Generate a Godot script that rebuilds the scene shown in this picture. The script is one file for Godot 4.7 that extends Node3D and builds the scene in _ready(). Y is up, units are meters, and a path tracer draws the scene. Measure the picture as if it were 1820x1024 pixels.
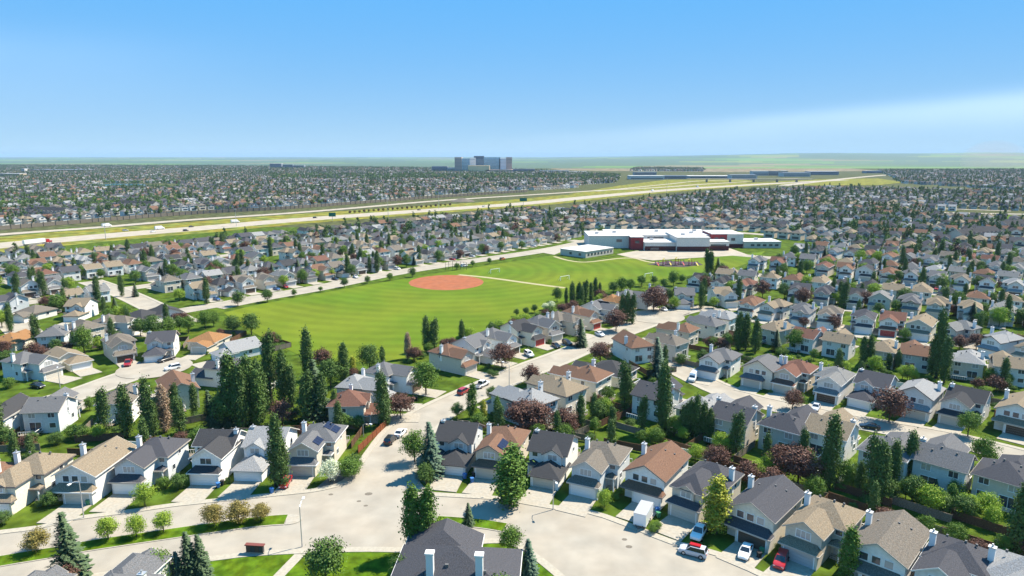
extends Node3D
# An aerial view over a suburb: houses round a playing field and a school, a freeway, a hospital and prairie beyond.

const F := 1208.0
const EYE := 66.0
const TILT := 11.0
var rng := RandomNumberGenerator.new()
var used := {}
var M := {}
var ROOF := []
var WALL := []
var DOORC := []
var homes := []        # [position, tag] of every house that is an object
var taken := {}        # labels in use
var tex := {}
var wmesh := {}
var templates := {}
var crowns := {}

func _ready():
	rng.seed = 7
	camera_and_light()
	make_materials()
	make_setting()
	make_houses()
	make_trees()
	make_vehicles()
	make_furniture()

func camera_and_light():
	var cam := Camera3D.new()
	cam.name = "camera"
	cam.fov = rad_to_deg(2.0 * atan(512.0 / F))
	cam.position = Vector3(0, EYE, 0)
	cam.rotation_degrees = Vector3(-TILT, 0, 0)
	cam.near = 1.0
	cam.far = 60000.0
	add_child(cam)
	cam.current = true
	var e := Environment.new()
	e.background_mode = Environment.BG_SKY
	var sm := ProceduralSkyMaterial.new()
	sm.sky_top_color = Color(0.039, 0.208, 0.455).linear_to_srgb()
	sm.sky_horizon_color = Color(0.212, 0.323, 0.408).linear_to_srgb()
	sm.sky_curve = 0.08
	sm.ground_bottom_color = Color(0.16, 0.19, 0.11).linear_to_srgb()
	sm.ground_horizon_color = Color(0.205, 0.290, 0.330).linear_to_srgb()
	sm.sun_angle_max = 20.0
	sm.sky_cover = cirrus()
	sm.sky_cover_modulate = Color(1, 1, 1, 1)
	var s := Sky.new()
	s.sky_material = sm
	e.sky = s
	e.tonemap_mode = Environment.TONE_MAPPER_LINEAR
	e.tonemap_exposure = 2.2
	e.fog_enabled = true
	e.fog_density = 0.00004
	e.fog_light_color = Color(0.72, 0.86, 0.98)
	e.volumetric_fog_enabled = true
	e.volumetric_fog_density = 0.0
	e.sdfgi_enabled = true
	e.ssao_enabled = true
	e.ssil_enabled = true
	var we := WorldEnvironment.new()
	we.name = "environment"
	we.environment = e
	add_child(we)
	var sun := DirectionalLight3D.new()
	sun.name = "sun"
	sun.light_energy = 1.6
	sun.light_color = Color(1.0, 0.96, 0.89)
	sun.light_angular_distance = 0.5
	sun.shadow_enabled = true
	var to_sun := Vector3(0.88 * cos(deg_to_rad(53)), sin(deg_to_rad(53)), -0.475 * cos(deg_to_rad(53)))
	add_child(sun)
	sun.look_at_from_position(to_sun * 100.0, Vector3.ZERO, Vector3.UP)

func cirrus() -> ImageTexture:
	# thin high cloud in long streaks all round the sky, a little above the horizon
	var n := FastNoiseLite.new()
	n.seed = 11
	n.frequency = 0.006
	n.fractal_octaves = 5
	var w := 1024
	var h := 512
	var im := Image.create(w, h, false, Image.FORMAT_RGBAF)
	for y in h:
		var el := (0.5 - (y + 0.5) / h) * 180.0
		if el < -1.0 or el > 40.0:
			continue
		for x in w:
			var az := (x + 0.5) / w * 360.0
			var ca := cos(deg_to_rad(az)) * 160.0
			var sa := sin(deg_to_rad(az)) * 160.0
			# three long streamers round the sky, each rising and spreading to one side
			var f := fposmod(az + 12.0, 120.0) - 12.0
			var slant := (el - 1.3 - 0.062 * f) / (0.4 + 0.022 * maxf(f, 0.0))
			var along := smoothstep(-8.0, 22.0, f) * (1.0 - smoothstep(60.0, 105.0, f))
			var wisp := clampf(0.62 + 0.9 * n.get_noise_3d(ca, slant * 16.0, sa), 0.0, 1.0)
			var a := exp(-slant * slant * (2.4 if slant > 0.0 else 0.6)) * along * wisp * 0.15 + 0.022 * exp(-maxf(el, 0.0) / 2.5)
			im.set_pixel(x, y, Color(1.0, 0.93, 0.88, a))
	return ImageTexture.create_from_image(im)

# ------------------------------------------------------------------ pixel to place
func g(u: float, v: float, y := 0.0) -> Vector3:
	var x := (u - 910.0) / F
	var yy := -(v - 512.0) / F
	var c := cos(deg_to_rad(TILT))
	var s := sin(deg_to_rad(TILT))
	var dy := yy * c - s
	var dz := -yy * s - c
	var t := (y - EYE) / dy
	return Vector3(x * t, y, dz * t)

func px(p: Vector3) -> Vector2:
	var c := cos(deg_to_rad(TILT))
	var s := sin(deg_to_rad(TILT))
	var y := p.y - EYE
	var yy := y * c - p.z * s
	var z := y * s + p.z * c
	if z > -1.0:
		return Vector2(-9999, -9999)
	return Vector2(910.0 + F * p.x / -z, 512.0 - F * yy / -z)

func height_of(base: Vector3, vt: float) -> float:
	var lo := 0.2
	var hi := 40.0
	for i in 24:
		var m := (lo + hi) / 2.0
		if px(base + Vector3(0, m, 0)).y > vt:
			lo = m
		else:
			hi = m
	return lo

# ------------------------------------------------------------------ naming
func numbered(called: String) -> String:
	var n: int = used.get(called, 0)
	used[called] = n + 1
	return called if n == 0 else "%s_%03d" % [called, n]

func thing(called: String, label: String, category: String, at := Vector3.ZERO, turn := 0.0, group := "") -> Node3D:
	var o := Node3D.new()
	o.name = numbered(called)
	add_child(o)
	o.position = at
	o.rotation.y = turn
	tag(o, label, category, group)
	return o

func tag(o: Node, label: String, category: String, group := ""):
	o.set_meta("label", label)
	o.set_meta("category", category)
	if group != "":
		o.set_meta("group", group)

func struct(called: String, mesh: Mesh, m: Material) -> MeshInstance3D:
	var o := MeshInstance3D.new()
	o.name = numbered(called)
	o.mesh = mesh
	o.material_override = m
	o.set_meta("kind", "structure")
	add_child(o)
	return o

func part(called: String, mesh: Mesh, m: Material, parent: Node, at := Vector3.ZERO, turn := 0.0) -> MeshInstance3D:
	var o := MeshInstance3D.new()
	o.name = called
	o.mesh = mesh
	if m:
		o.material_override = m
	o.position = at
	o.rotation.y = turn
	parent.add_child(o, true)
	return o

# ------------------------------------------------------------------ mesh building
class MB:
	var v := PackedVector3Array()
	var n := PackedVector3Array()
	var c := PackedColorArray()
	func tri(a: Vector3, b: Vector3, d: Vector3):
		var m := (b - a).cross(d - a).normalized()
		v.append_array([a, d, b])
		n.append_array([m, m, m])
	func quad(a: Vector3, b: Vector3, d: Vector3, e: Vector3):
		tri(a, b, d)
		tri(a, d, e)
	func box(x0: float, x1: float, y0: float, y1: float, z0: float, z1: float):
		var a := Vector3(x0, y0, z1)
		var b := Vector3(x1, y0, z1)
		var d := Vector3(x1, y1, z1)
		var e := Vector3(x0, y1, z1)
		var f := Vector3(x0, y0, z0)
		var h := Vector3(x1, y0, z0)
		var i := Vector3(x1, y1, z0)
		var j := Vector3(x0, y1, z0)
		quad(a, b, d, e)
		quad(h, f, j, i)
		quad(b, h, i, d)
		quad(f, a, e, j)
		quad(e, d, i, j)
		quad(f, h, b, a)
	func bar(p: Vector3, q: Vector3, w: float, h: float):
		# a board from p to q, w thick across and h high, hanging from p and q
		var d := (q - p)
		var s := Vector3(d.z, 0, -d.x)
		s = (s.normalized() if s.length() > 0.0001 else Vector3(1, 0, 0)) * w * 0.5
		var k := Vector3(0, -h, 0)
		quad(p - s, p - s + k, q - s + k, q - s)
		quad(q + s, q + s + k, p + s + k, p + s)
		quad(p - s, q - s, q + s, p + s)
		quad(p + s + k, q + s + k, q - s + k, p - s + k)
		quad(p + s, p + s + k, p - s + k, p - s)
		quad(q - s, q - s + k, q + s + k, q + s)
	func cyl(p: Vector3, q: Vector3, r0: float, r1: float, k := 8, caps := true):
		var d := (q - p).normalized()
		var a := d.cross(Vector3(0.31, 0.77, 0.55) if absf(d.y) < 0.9 else Vector3(1, 0, 0)).normalized()
		var b := d.cross(a)
		for i in k:
			var t0 := TAU * i / k
			var t1 := TAU * (i + 1) / k
			var e0 := a * cos(t0) + b * sin(t0)
			var e1 := a * cos(t1) + b * sin(t1)
			quad(p + e0 * r0, p + e1 * r0, q + e1 * r1, q + e0 * r1)
			if caps:
				tri(q, q + e0 * r1, q + e1 * r1)
				tri(p, p + e1 * r0, p + e0 * r0)
	func mesh() -> ArrayMesh:
		var m := ArrayMesh.new()
		add_to(m)
		return m
	func add_to(m: ArrayMesh):
		var a := []
		a.resize(Mesh.ARRAY_MAX)
		a[Mesh.ARRAY_VERTEX] = v
		a[Mesh.ARRAY_NORMAL] = n
		if c.size() == v.size() and c.size() > 0:
			a[Mesh.ARRAY_COLOR] = c
		m.add_surface_from_arrays(Mesh.PRIMITIVE_TRIANGLES, a)

func flat(pts: PackedVector2Array, y: float, thick := 0.0) -> ArrayMesh:
	# a level sheet with that outline (x, z), with sides when it has a thickness
	var b := MB.new()
	var ix := Geometry2D.triangulate_polygon(pts)
	for i in range(0, ix.size(), 3):
		var p := pts[ix[i]]
		var q := pts[ix[i + 1]]
		var r := pts[ix[i + 2]]
		if (q - p).cross(r - p) > 0:
			var s := q
			q = r
			r = s
		b.tri(Vector3(p.x, y, p.y), Vector3(q.x, y, q.y), Vector3(r.x, y, r.y))
	if thick > 0.0:
		var cw := Geometry2D.is_polygon_clockwise(pts)
		for i in pts.size():
			var p := pts[i]
			var q := pts[(i + 1) % pts.size()]
			if cw:
				var s := p
				p = q
				q = s
			b.quad(Vector3(q.x, y - thick, q.y), Vector3(p.x, y - thick, p.y), Vector3(p.x, y, p.y), Vector3(q.x, y, q.y))
	return b.mesh()

func outline(uv: Array) -> PackedVector2Array:
	var o := PackedVector2Array()
	for i in range(0, uv.size(), 2):
		var p := g(uv[i], uv[i + 1])
		o.append(Vector2(p.x, p.z))
	return o

func line_of(uv: Array) -> PackedVector2Array:
	return outline(uv)

func smooth(l: PackedVector2Array, step: float) -> PackedVector2Array:
	var cu := Curve2D.new()
	for i in l.size():
		var a := l[maxi(i - 1, 0)]
		var b := l[mini(i + 1, l.size() - 1)]
		var d := (b - a) / 6.0
		cu.add_point(l[i], -d, d)
	cu.bake_interval = step
	return cu.get_baked_points()

func strip(l: PackedVector2Array, o0: float, o1: float, y: float, thick := 0.0) -> ArrayMesh:
	# a ribbon along the line from offset o0 to o1 (positive is to its right)
	var b := MB.new()
	var a0 := []
	var a1 := []
	for i in l.size():
		var d := (l[mini(i + 1, l.size() - 1)] - l[maxi(i - 1, 0)]).normalized()
		var s := Vector2(-d.y, d.x)
		var p := l[i] + s * o0
		var q := l[i] + s * o1
		a0.append(Vector3(p.x, y, p.y))
		a1.append(Vector3(q.x, y, q.y))
	for i in l.size() - 1:
		b.quad(a0[i], a1[i], a1[i + 1], a0[i + 1]) if ((a1[i] - a0[i]).cross(a1[i + 1] - a0[i])).y > 0 else b.quad(a0[i], a0[i + 1], a1[i + 1], a1[i])
		if thick > 0.0:
			var k := Vector3(0, -thick, 0)
			b.quad(a0[i] + k, a0[i + 1] + k, a0[i + 1], a0[i])
			b.quad(a1[i + 1] + k, a1[i] + k, a1[i], a1[i + 1])
	return b.mesh()

# ------------------------------------------------------------------ materials
func noise_tex(key: String, freq: float, lo: float, hi: float, octaves := 4, size := 512, tint := 0.0) -> ImageTexture:
	if tex.has(key):
		return tex[key]
	var n := FastNoiseLite.new()
	n.seed = key.hash() % 1000
	n.frequency = freq
	n.fractal_octaves = octaves
	var im := n.get_seamless_image(size, size)
	var n2 := FastNoiseLite.new()
	n2.seed = n.seed + 5
	n2.frequency = freq * 0.5
	var im2 := n2.get_seamless_image(size, size)
	var o := Image.create(size, size, false, Image.FORMAT_RGB8)
	for y in size:
		for x in size:
			var t := lerpf(lo, hi, im.get_pixel(x, y).r)
			var k := (im2.get_pixel(x, y).r - 0.5) * tint
			o.set_pixel(x, y, Color(clampf(t + k, 0, 1), clampf(t, 0, 1), clampf(t - k, 0, 1)))
	tex[key] = ImageTexture.create_from_image(o)
	return tex[key]

func mat(c: Color, rough := 0.85, t: Texture2D = null, metres := 1.0) -> StandardMaterial3D:
	var m := StandardMaterial3D.new()
	m.albedo_color = c.linear_to_srgb()
	m.roughness = rough
	m.metallic_specular = 0.35 if rough < 0.8 else 0.12
	if t:
		m.albedo_texture = t
		m.uv1_triplanar = true
		m.uv1_world_triplanar = true
		m.uv1_scale = Vector3.ONE / metres
	return m

func leaf_mat(c: Color) -> StandardMaterial3D:
	var m := StandardMaterial3D.new()
	m.albedo_color = c.linear_to_srgb()
	m.roughness = 0.6
	m.metallic_specular = 0.25
	m.vertex_color_use_as_albedo = true
	m.backlight_enabled = true
	m.backlight = Color(c.r * 1.6, c.g * 1.6, c.b * 1.2).linear_to_srgb() * 0.8
	return m

func make_materials():
	var grit := noise_tex("grit", 0.05, 0.5, 1.0, 5, 512, 0.06)
	var patchy := noise_tex("patchy", 0.012, 0.6, 1.0, 5, 512, 0.1)
	var soft := noise_tex("soft", 0.02, 0.88, 1.0, 4, 256, 0.02)
	var roofs := [Color(0.085, 0.085, 0.09), Color(0.111, 0.111, 0.124), Color(0.202, 0.202, 0.208), Color(0.390, 0.390, 0.390), Color(0.338, 0.273, 0.195), Color(0.254, 0.150, 0.104), Color(0.235, 0.125, 0.095), Color(0.4, 0.215, 0.1), Color(0.234, 0.205, 0.172), Color(0.273, 0.273, 0.267)]
	var i := 0
	for c in roofs:
		var m := mat(c * 1.12, 0.9, grit, 5.0 + i * 0.37)
		ROOF.append(m)
		i += 1
	for c in [Color(0.85, 0.83, 0.78), Color(0.8, 0.73, 0.6), Color(0.74, 0.72, 0.68), Color(0.64, 0.57, 0.47), Color(0.62, 0.65, 0.66), Color(0.79, 0.81, 0.81), Color(0.54, 0.55, 0.48), Color(0.37, 0.36, 0.34)]:
		WALL.append(mat(c, 0.75, soft, 3.0))
	for c in [Color(0.75, 0.75, 0.73), Color(0.5, 0.47, 0.4), Color(0.1, 0.07, 0.05), Color(0.42, 0.06, 0.05), Color(0.4, 0.4, 0.4)]:
		DOORC.append(mat(c, 0.5))
	M.fascia = mat(Color(0.46, 0.43, 0.39), 0.6)
	M.trims = [M.fascia, mat(Color(0.7, 0.68, 0.64), 0.6), mat(Color(0.16, 0.14, 0.13), 0.6), mat(Color(0.4, 0.36, 0.31), 0.6)]
	M.frame = mat(Color(0.76, 0.76, 0.75), 0.5)
	M.pane = mat(Color(0.05, 0.06, 0.075), 0.08)
	M.pane.metallic_specular = 0.6
	M.pane2 = mat(Color(0.34, 0.34, 0.33), 0.12)
	M.pane2.metallic_specular = 0.6
	M.chimney = mat(Color(0.74, 0.73, 0.7), 0.7)
	M.vent = mat(Color(0.12, 0.12, 0.12), 0.6)
	M.solar = mat(Color(0.02, 0.025, 0.05), 0.12)
	M.concrete = mat(Color(0.375, 0.34, 0.28), 0.9, noise_tex("conc", 0.03, 0.88, 1.0, 5, 512, 0.03), 13.0)
	M.asphalt = mat(Color(0.345, 0.31, 0.255), 0.9, noise_tex("asph", 0.012, 0.88, 1.0, 5, 512, 0.02), 45.0)
	M.walk = mat(Color(0.39, 0.355, 0.29), 0.9, soft, 4.0)
	M.patch = mat(Color(0.28, 0.245, 0.2), 0.9, grit, 4.0)
	M.hwy = mat(Color(0.38, 0.335, 0.27), 0.9, noise_tex("asph", 0.012, 0.88, 1.0, 5, 512, 0.02), 60.0)
	M.lawn = mat(Color(0.115, 0.2, 0.012), 0.95, noise_tex("lawn", 0.02, 0.55, 1.0, 5, 512, 0.12), 30.0)
	M.yard = mat(Color(0.095, 0.15, 0.018), 0.95, patchy, 34.0)
	M.verge = mat(Color(0.26, 0.26, 0.05), 0.95, noise_tex("verge", 0.012, 0.6, 1.0, 5, 512, 0.2), 90.0)
	M.suburb = mat(Color(0.12, 0.13, 0.055), 0.95, patchy, 60.0)
	M.clay = mat(Color(0.3, 0.112, 0.06), 0.95, noise_tex("clay", 0.02, 0.9, 1.0, 4, 256, 0.06), 26.0)
	M.path = mat(Color(0.36, 0.32, 0.19), 0.95, soft, 7.0)
	M.mulch = mat(Color(0.13, 0.11, 0.11), 0.95, grit, 5.0)
	M.rubble = mat(Color(0.25, 0.23, 0.21), 0.95, grit, 2.6)
	M.wood = mat(Color(0.2, 0.115, 0.07), 0.85, noise_tex("wood", 0.05, 0.6, 1.0, 3, 256, 0.1), 3.0)
	M.wood2 = mat(Color(0.32, 0.27, 0.21), 0.85, noise_tex("wood", 0.05, 0.6, 1.0, 3, 256, 0.1), 3.0)
	M.red_wood = mat(Color(0.36, 0.13, 0.06), 0.85, noise_tex("wood", 0.05, 0.6, 1.0, 3, 256, 0.1), 3.0)
	M.vinyl = mat(Color(0.7, 0.68, 0.63), 0.6)
	M.bark = mat(Color(0.14, 0.11, 0.085), 0.95, grit, 1.0)
	M.metal = mat(Color(0.5, 0.5, 0.5), 0.45)
	M.metal.metallic = 0.6
	M.dark_metal = mat(Color(0.06, 0.06, 0.065), 0.5)
	M.tyre = mat(Color(0.02, 0.02, 0.02), 0.9)
	M.rim = mat(Color(0.45, 0.45, 0.46), 0.35)
	M.rim.metallic = 0.7
	M.car_glass = mat(Color(0.015, 0.018, 0.022), 0.06)
	M.car_glass.metallic_specular = 0.7
	M.tail = mat(Color(0.35, 0.01, 0.01), 0.2)
	M.head = mat(Color(0.8, 0.8, 0.78), 0.1)
	M.poplar = leaf_mat(Color(0.086, 0.14, 0.038))
	M.poplar2 = leaf_mat(Color(0.1, 0.175, 0.03))
	M.spruce = leaf_mat(Color(0.077, 0.119, 0.056))
	M.blue_spruce = leaf_mat(Color(0.09, 0.145, 0.095))
	M.leaf = leaf_mat(Color(0.112, 0.189, 0.031))
	M.leaf2 = leaf_mat(Color(0.088, 0.15, 0.034))
	M.lime = leaf_mat(Color(0.252, 0.350, 0.042))
	M.purple = leaf_mat(Color(0.13, 0.068, 0.05))
	M.bronze = leaf_mat(Color(0.238, 0.196, 0.056))
	M.blossom = leaf_mat(Color(0.700, 0.728, 0.588))
	M.yellow = leaf_mat(Color(0.308, 0.322, 0.042))
	M.bare = leaf_mat(Color(0.364, 0.266, 0.182))

# ------------------------------------------------------------------ setting
func make_setting():
	# one sheet of ground that reaches the horizon; farther out come the fields
	struct("ground", flat(PackedVector2Array([Vector2(-40000, 600), Vector2(40000, 600), Vector2(40000, -45000), Vector2(-40000, -45000)]), -0.2), M.suburb)
	struct("yard_ground", flat(PackedVector2Array([Vector2(-420, 60), Vector2(420, 60), Vector2(420, -640), Vector2(-420, -640)]), -0.05), M.yard)
	prairie()
	# the boulevard in front and its bend
	var upper := smooth(line_of([-400, 1010, -200, 977, 0, 950, 70, 941, 129, 926, 243, 911, 310, 901, 455, 886, 552, 876]), 4.0)
	var corner := smooth(line_of([552, 876, 600, 866, 631, 847, 652, 815, 693, 762, 737, 733, 795, 705, 860, 677, 922, 651, 985, 628, 1025, 612, 1060, 598, 1100, 582, 1150, 564, 1205, 550]), 3.0)
	var side_right := smooth(line_of([1222, 556, 1168, 576, 1120, 594, 1078, 611, 1040, 628, 1000, 646, 940, 670, 880, 696, 820, 726, 775, 757, 748, 790, 733, 830, 735, 862, 763, 882]), 3.0)
	var upper2 := smooth(line_of([763, 882, 800, 884, 890, 890, 973, 904, 1046, 914, 1093, 929, 1140, 947, 1190, 967, 1273, 989, 1332, 1017, 1400, 1050, 1480, 1100]), 3.0)
	var lower2 := smooth(line_of([1120, 1180, 1060, 1080, 1010, 1030, 985, 1008, 955, 985, 925, 966, 890, 958, 820, 962, 725, 974]), 3.0)
	var lower := smooth(line_of([725, 974, 628, 973, 473, 979, 387, 988, 250, 1008, 0, 1045, -300, 1100]), 4.0)
	var road := PackedVector2Array()
	for l in [upper, corner, side_right, upper2, lower2, lower]:
		for k in l.size():
			if road.size() == 0 or road[road.size() - 1].distance_to(l[k]) > 0.4:
				road.append(l[k])
	struct("road", flat(road, 0.0), M.asphalt)
	for l in [upper, corner, side_right, upper2, lower2, lower]:
		struct("sidewalk", strip(l, -1.5, 0.0, 0.1, 0.14), M.walk)
	var md := smooth(line_of([-300, 1050, 0, 998, 91, 983, 155, 971, 346, 943, 455, 928, 508, 924]), 4.0)
	struct("median_kerb", strip(md, -1.9, 1.9, 0.1, 0.12), M.walk)
	struct("median_grass", strip(md, -1.65, 1.65, 0.125), M.lawn)
	var nose := PackedVector2Array()
	var c := md[md.size() - 1]
	for k in 13:
		var t := -PI / 2 - 0.15 + PI * k / 12.0
		nose.append(c + Vector2(cos(t) * 3.0, sin(t) * 1.9))
	struct("median_nose", flat(nose, 0.105, 0.12), M.concrete)
	var md2 := smooth(line_of([776, 925, 820, 928, 860, 932, 897, 938]), 2.0)
	struct("median_kerb", strip(md2, -1.6, 1.6, 0.1, 0.12), M.walk)
	struct("median_grass", strip(md2, -1.35, 1.35, 0.125), M.lawn)
	for a in [[655, 878, 0.8], [638, 891, 0.45], [650, 899, 0.45], [588, 879, 0.5], [1110, 959, 0.5], [1118, 972, 0.6]]:
		var p := g(a[0], a[1])
		var o := PackedVector2Array()
		for k in 9:
			o.append(Vector2(p.x + cos(TAU * k / 9) * a[2], p.z + sin(TAU * k / 9) * a[2] * 0.8))
		struct("road_patch", flat(o, 0.006), M.patch)
	struct("green", flat(outline([372, 1000, 400, 988, 473, 982, 628, 976, 725, 977, 800, 968, 890, 961, 925, 970, 955, 990, 985, 1012, 1010, 1040, 1000, 1100, 200, 1150]), 0.02), M.lawn)
	struct("footpath", strip(line_of([540, 978, 490, 1030, 430, 1090]), -0.9, 0.9, 0.032), M.walk)
	struct("gravel_bed", flat(outline([556, 872, 594, 862, 622, 846, 634, 826, 610, 830, 583, 850]), 0.03), M.rubble)
	# the other streets round here
	streets([[[288, 648, 240, 664, 200, 678, 140, 700, 60, 722, -60, 752], 4.6], [[160, 500, 215, 520, 262, 541, 330, 575], 4.5], [[60, 606, 30, 580, 12, 560, -60, 520], 4.2],
		[[1150, 625, 1230, 668, 1320, 706, 1460, 737, 1560, 757, 1680, 778, 1820, 812, 1960, 850], 3.8], [[1180, 562, 1240, 548, 1300, 560, 1420, 574, 1540, 588, 1650, 600, 1780, 626, 1900, 655], 4.4],
		[[380, 546, 450, 532, 571, 511, 697, 486, 826, 466, 944, 449, 1010, 437, 1080, 420], 5.6]])
	bulb(275, 654, 11.0)
	bulb(1165, 563, 12.0)
	# the playing field
	var fo := outline([398, 556, 450, 543, 571, 521, 697, 499, 826, 478, 944, 460, 985, 454, 1000, 462, 1042, 466, 1110, 456, 1150, 466, 1330, 452, 1360, 446, 1345, 462, 1290, 482, 1180, 496, 1100, 510, 1000, 536, 930, 562, 900, 578, 760, 628, 690, 642, 560, 645, 470, 602, 420, 575])
	field(fo)
	struct("tarmac", flat(outline([1096, 452, 1130, 446, 1296, 441, 1330, 453, 1260, 457, 1160, 463, 1120, 458]), 0.045), M.hwy)
	struct("footpath", strip(smooth(line_of([815, 488.5, 870, 494, 950, 505, 1004, 512]), 6.0), -1.6, 1.6, 0.06), M.path)
	struct("footpath", strip(smooth(line_of([985, 456, 1010, 463, 1042, 466, 1095, 460, 1125, 459, 1150, 465, 1175, 469]), 6.0), -1.3, 1.3, 0.06), M.path)
	struct("infield", flat(infield(), 0.055), M.clay)
	struct("play_surface", flat(outline([1150, 470, 1186, 464, 1240, 466, 1250, 471, 1215, 475, 1180, 474]), 0.06), M.mulch)
	struct("school_lane", flat(outline([945, 446, 1010, 436, 1100, 432, 1000, 447, 985, 453]), 0.05), M.concrete)
	freeway()
	sheds_water()

func infield() -> PackedVector2Array:
	var o := PackedVector2Array()
	for uv in [[726, 503], [732, 498], [750, 493], [775, 490], [800, 489], [830, 491], [850, 495], [859, 500], [856, 506], [842, 511], [820, 514.5], [795, 516], [768, 515], [745, 512], [730, 508]]:
		var p := g(uv[0], uv[1])
		o.append(Vector2(p.x, p.z))
	return smooth(o, 3.0)

func field(fo: PackedVector2Array):
	# mown in arcs round the diamond, so the blades lean one way and then the other
	var c := g(800, 482)
	var b := MB.new()
	var cell := 2.2
	var lo := fo[0]
	var hi := fo[0]
	for p in fo:
		lo = lo.min(p)
		hi = hi.max(p)
	var n := FastNoiseLite.new()
	n.seed = 3
	n.frequency = 0.02
	var m := StandardMaterial3D.new()
	m.roughness = 0.95
	m.metallic_specular = 0.2
	m.uv1_scale = Vector3(1, 1, 1)
	var sz := 1024
	var im := Image.create(sz, sz, false, Image.FORMAT_RGB8)
	for y in sz:
		for x in sz:
			var p := Vector2(lerpf(lo.x, hi.x, (x + 0.5) / sz), lerpf(lo.y, hi.y, (y + 0.5) / sz))
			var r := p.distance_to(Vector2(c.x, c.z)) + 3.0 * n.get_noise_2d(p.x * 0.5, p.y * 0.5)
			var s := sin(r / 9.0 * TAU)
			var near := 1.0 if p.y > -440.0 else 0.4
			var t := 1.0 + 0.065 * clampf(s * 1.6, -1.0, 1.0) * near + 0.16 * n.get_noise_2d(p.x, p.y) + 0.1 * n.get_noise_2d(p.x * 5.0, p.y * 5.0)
			var dry := clampf(0.5 + 1.2 * n.get_noise_2d(p.x * 0.7 + 300.0, p.y * 0.7), 0.0, 1.0)
			var k := Color(0.078, 0.132, 0.008).lerp(Color(0.114, 0.148, 0.011), dry) * t
			im.set_pixel(x, y, k.linear_to_srgb())
	m.albedo_texture = ImageTexture.create_from_image(im)
	var me := flat(fo, 0.03)
	var a := me.surface_get_arrays(0)
	var uv := PackedVector2Array()
	for v in a[Mesh.ARRAY_VERTEX]:
		uv.append(Vector2((v.x - lo.x) / (hi.x - lo.x), (v.z - lo.y) / (hi.y - lo.y)))
	a[Mesh.ARRAY_TEX_UV] = uv
	var out := ArrayMesh.new()
	out.add_surface_from_arrays(Mesh.PRIMITIVE_TRIANGLES, a)
	struct("playing_field", out, m)

var roads_at := []
func streets(list: Array):
	var k := 0
	for s in list:
		var l := smooth(line_of(s[0]), 6.0)
		roads_at.append([l, s[1]])
		struct("street", strip(l, -s[1], s[1], 0.012 + 0.004 * k), M.asphalt)
		struct("sidewalk", strip(l, -s[1] - 1.4, -s[1], 0.1, 0.14), M.walk)
		struct("sidewalk", strip(l, s[1], s[1] + 1.4, 0.1, 0.14), M.walk)
		k += 1

func bulb(u: float, v: float, r: float):
	var p := g(u, v)
	var o := PackedVector2Array()
	for k in 24:
		o.append(Vector2(p.x + cos(TAU * k / 24) * r, p.z + sin(TAU * k / 24) * r))
	struct("turning_circle", flat(o, 0.108), M.asphalt)

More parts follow.
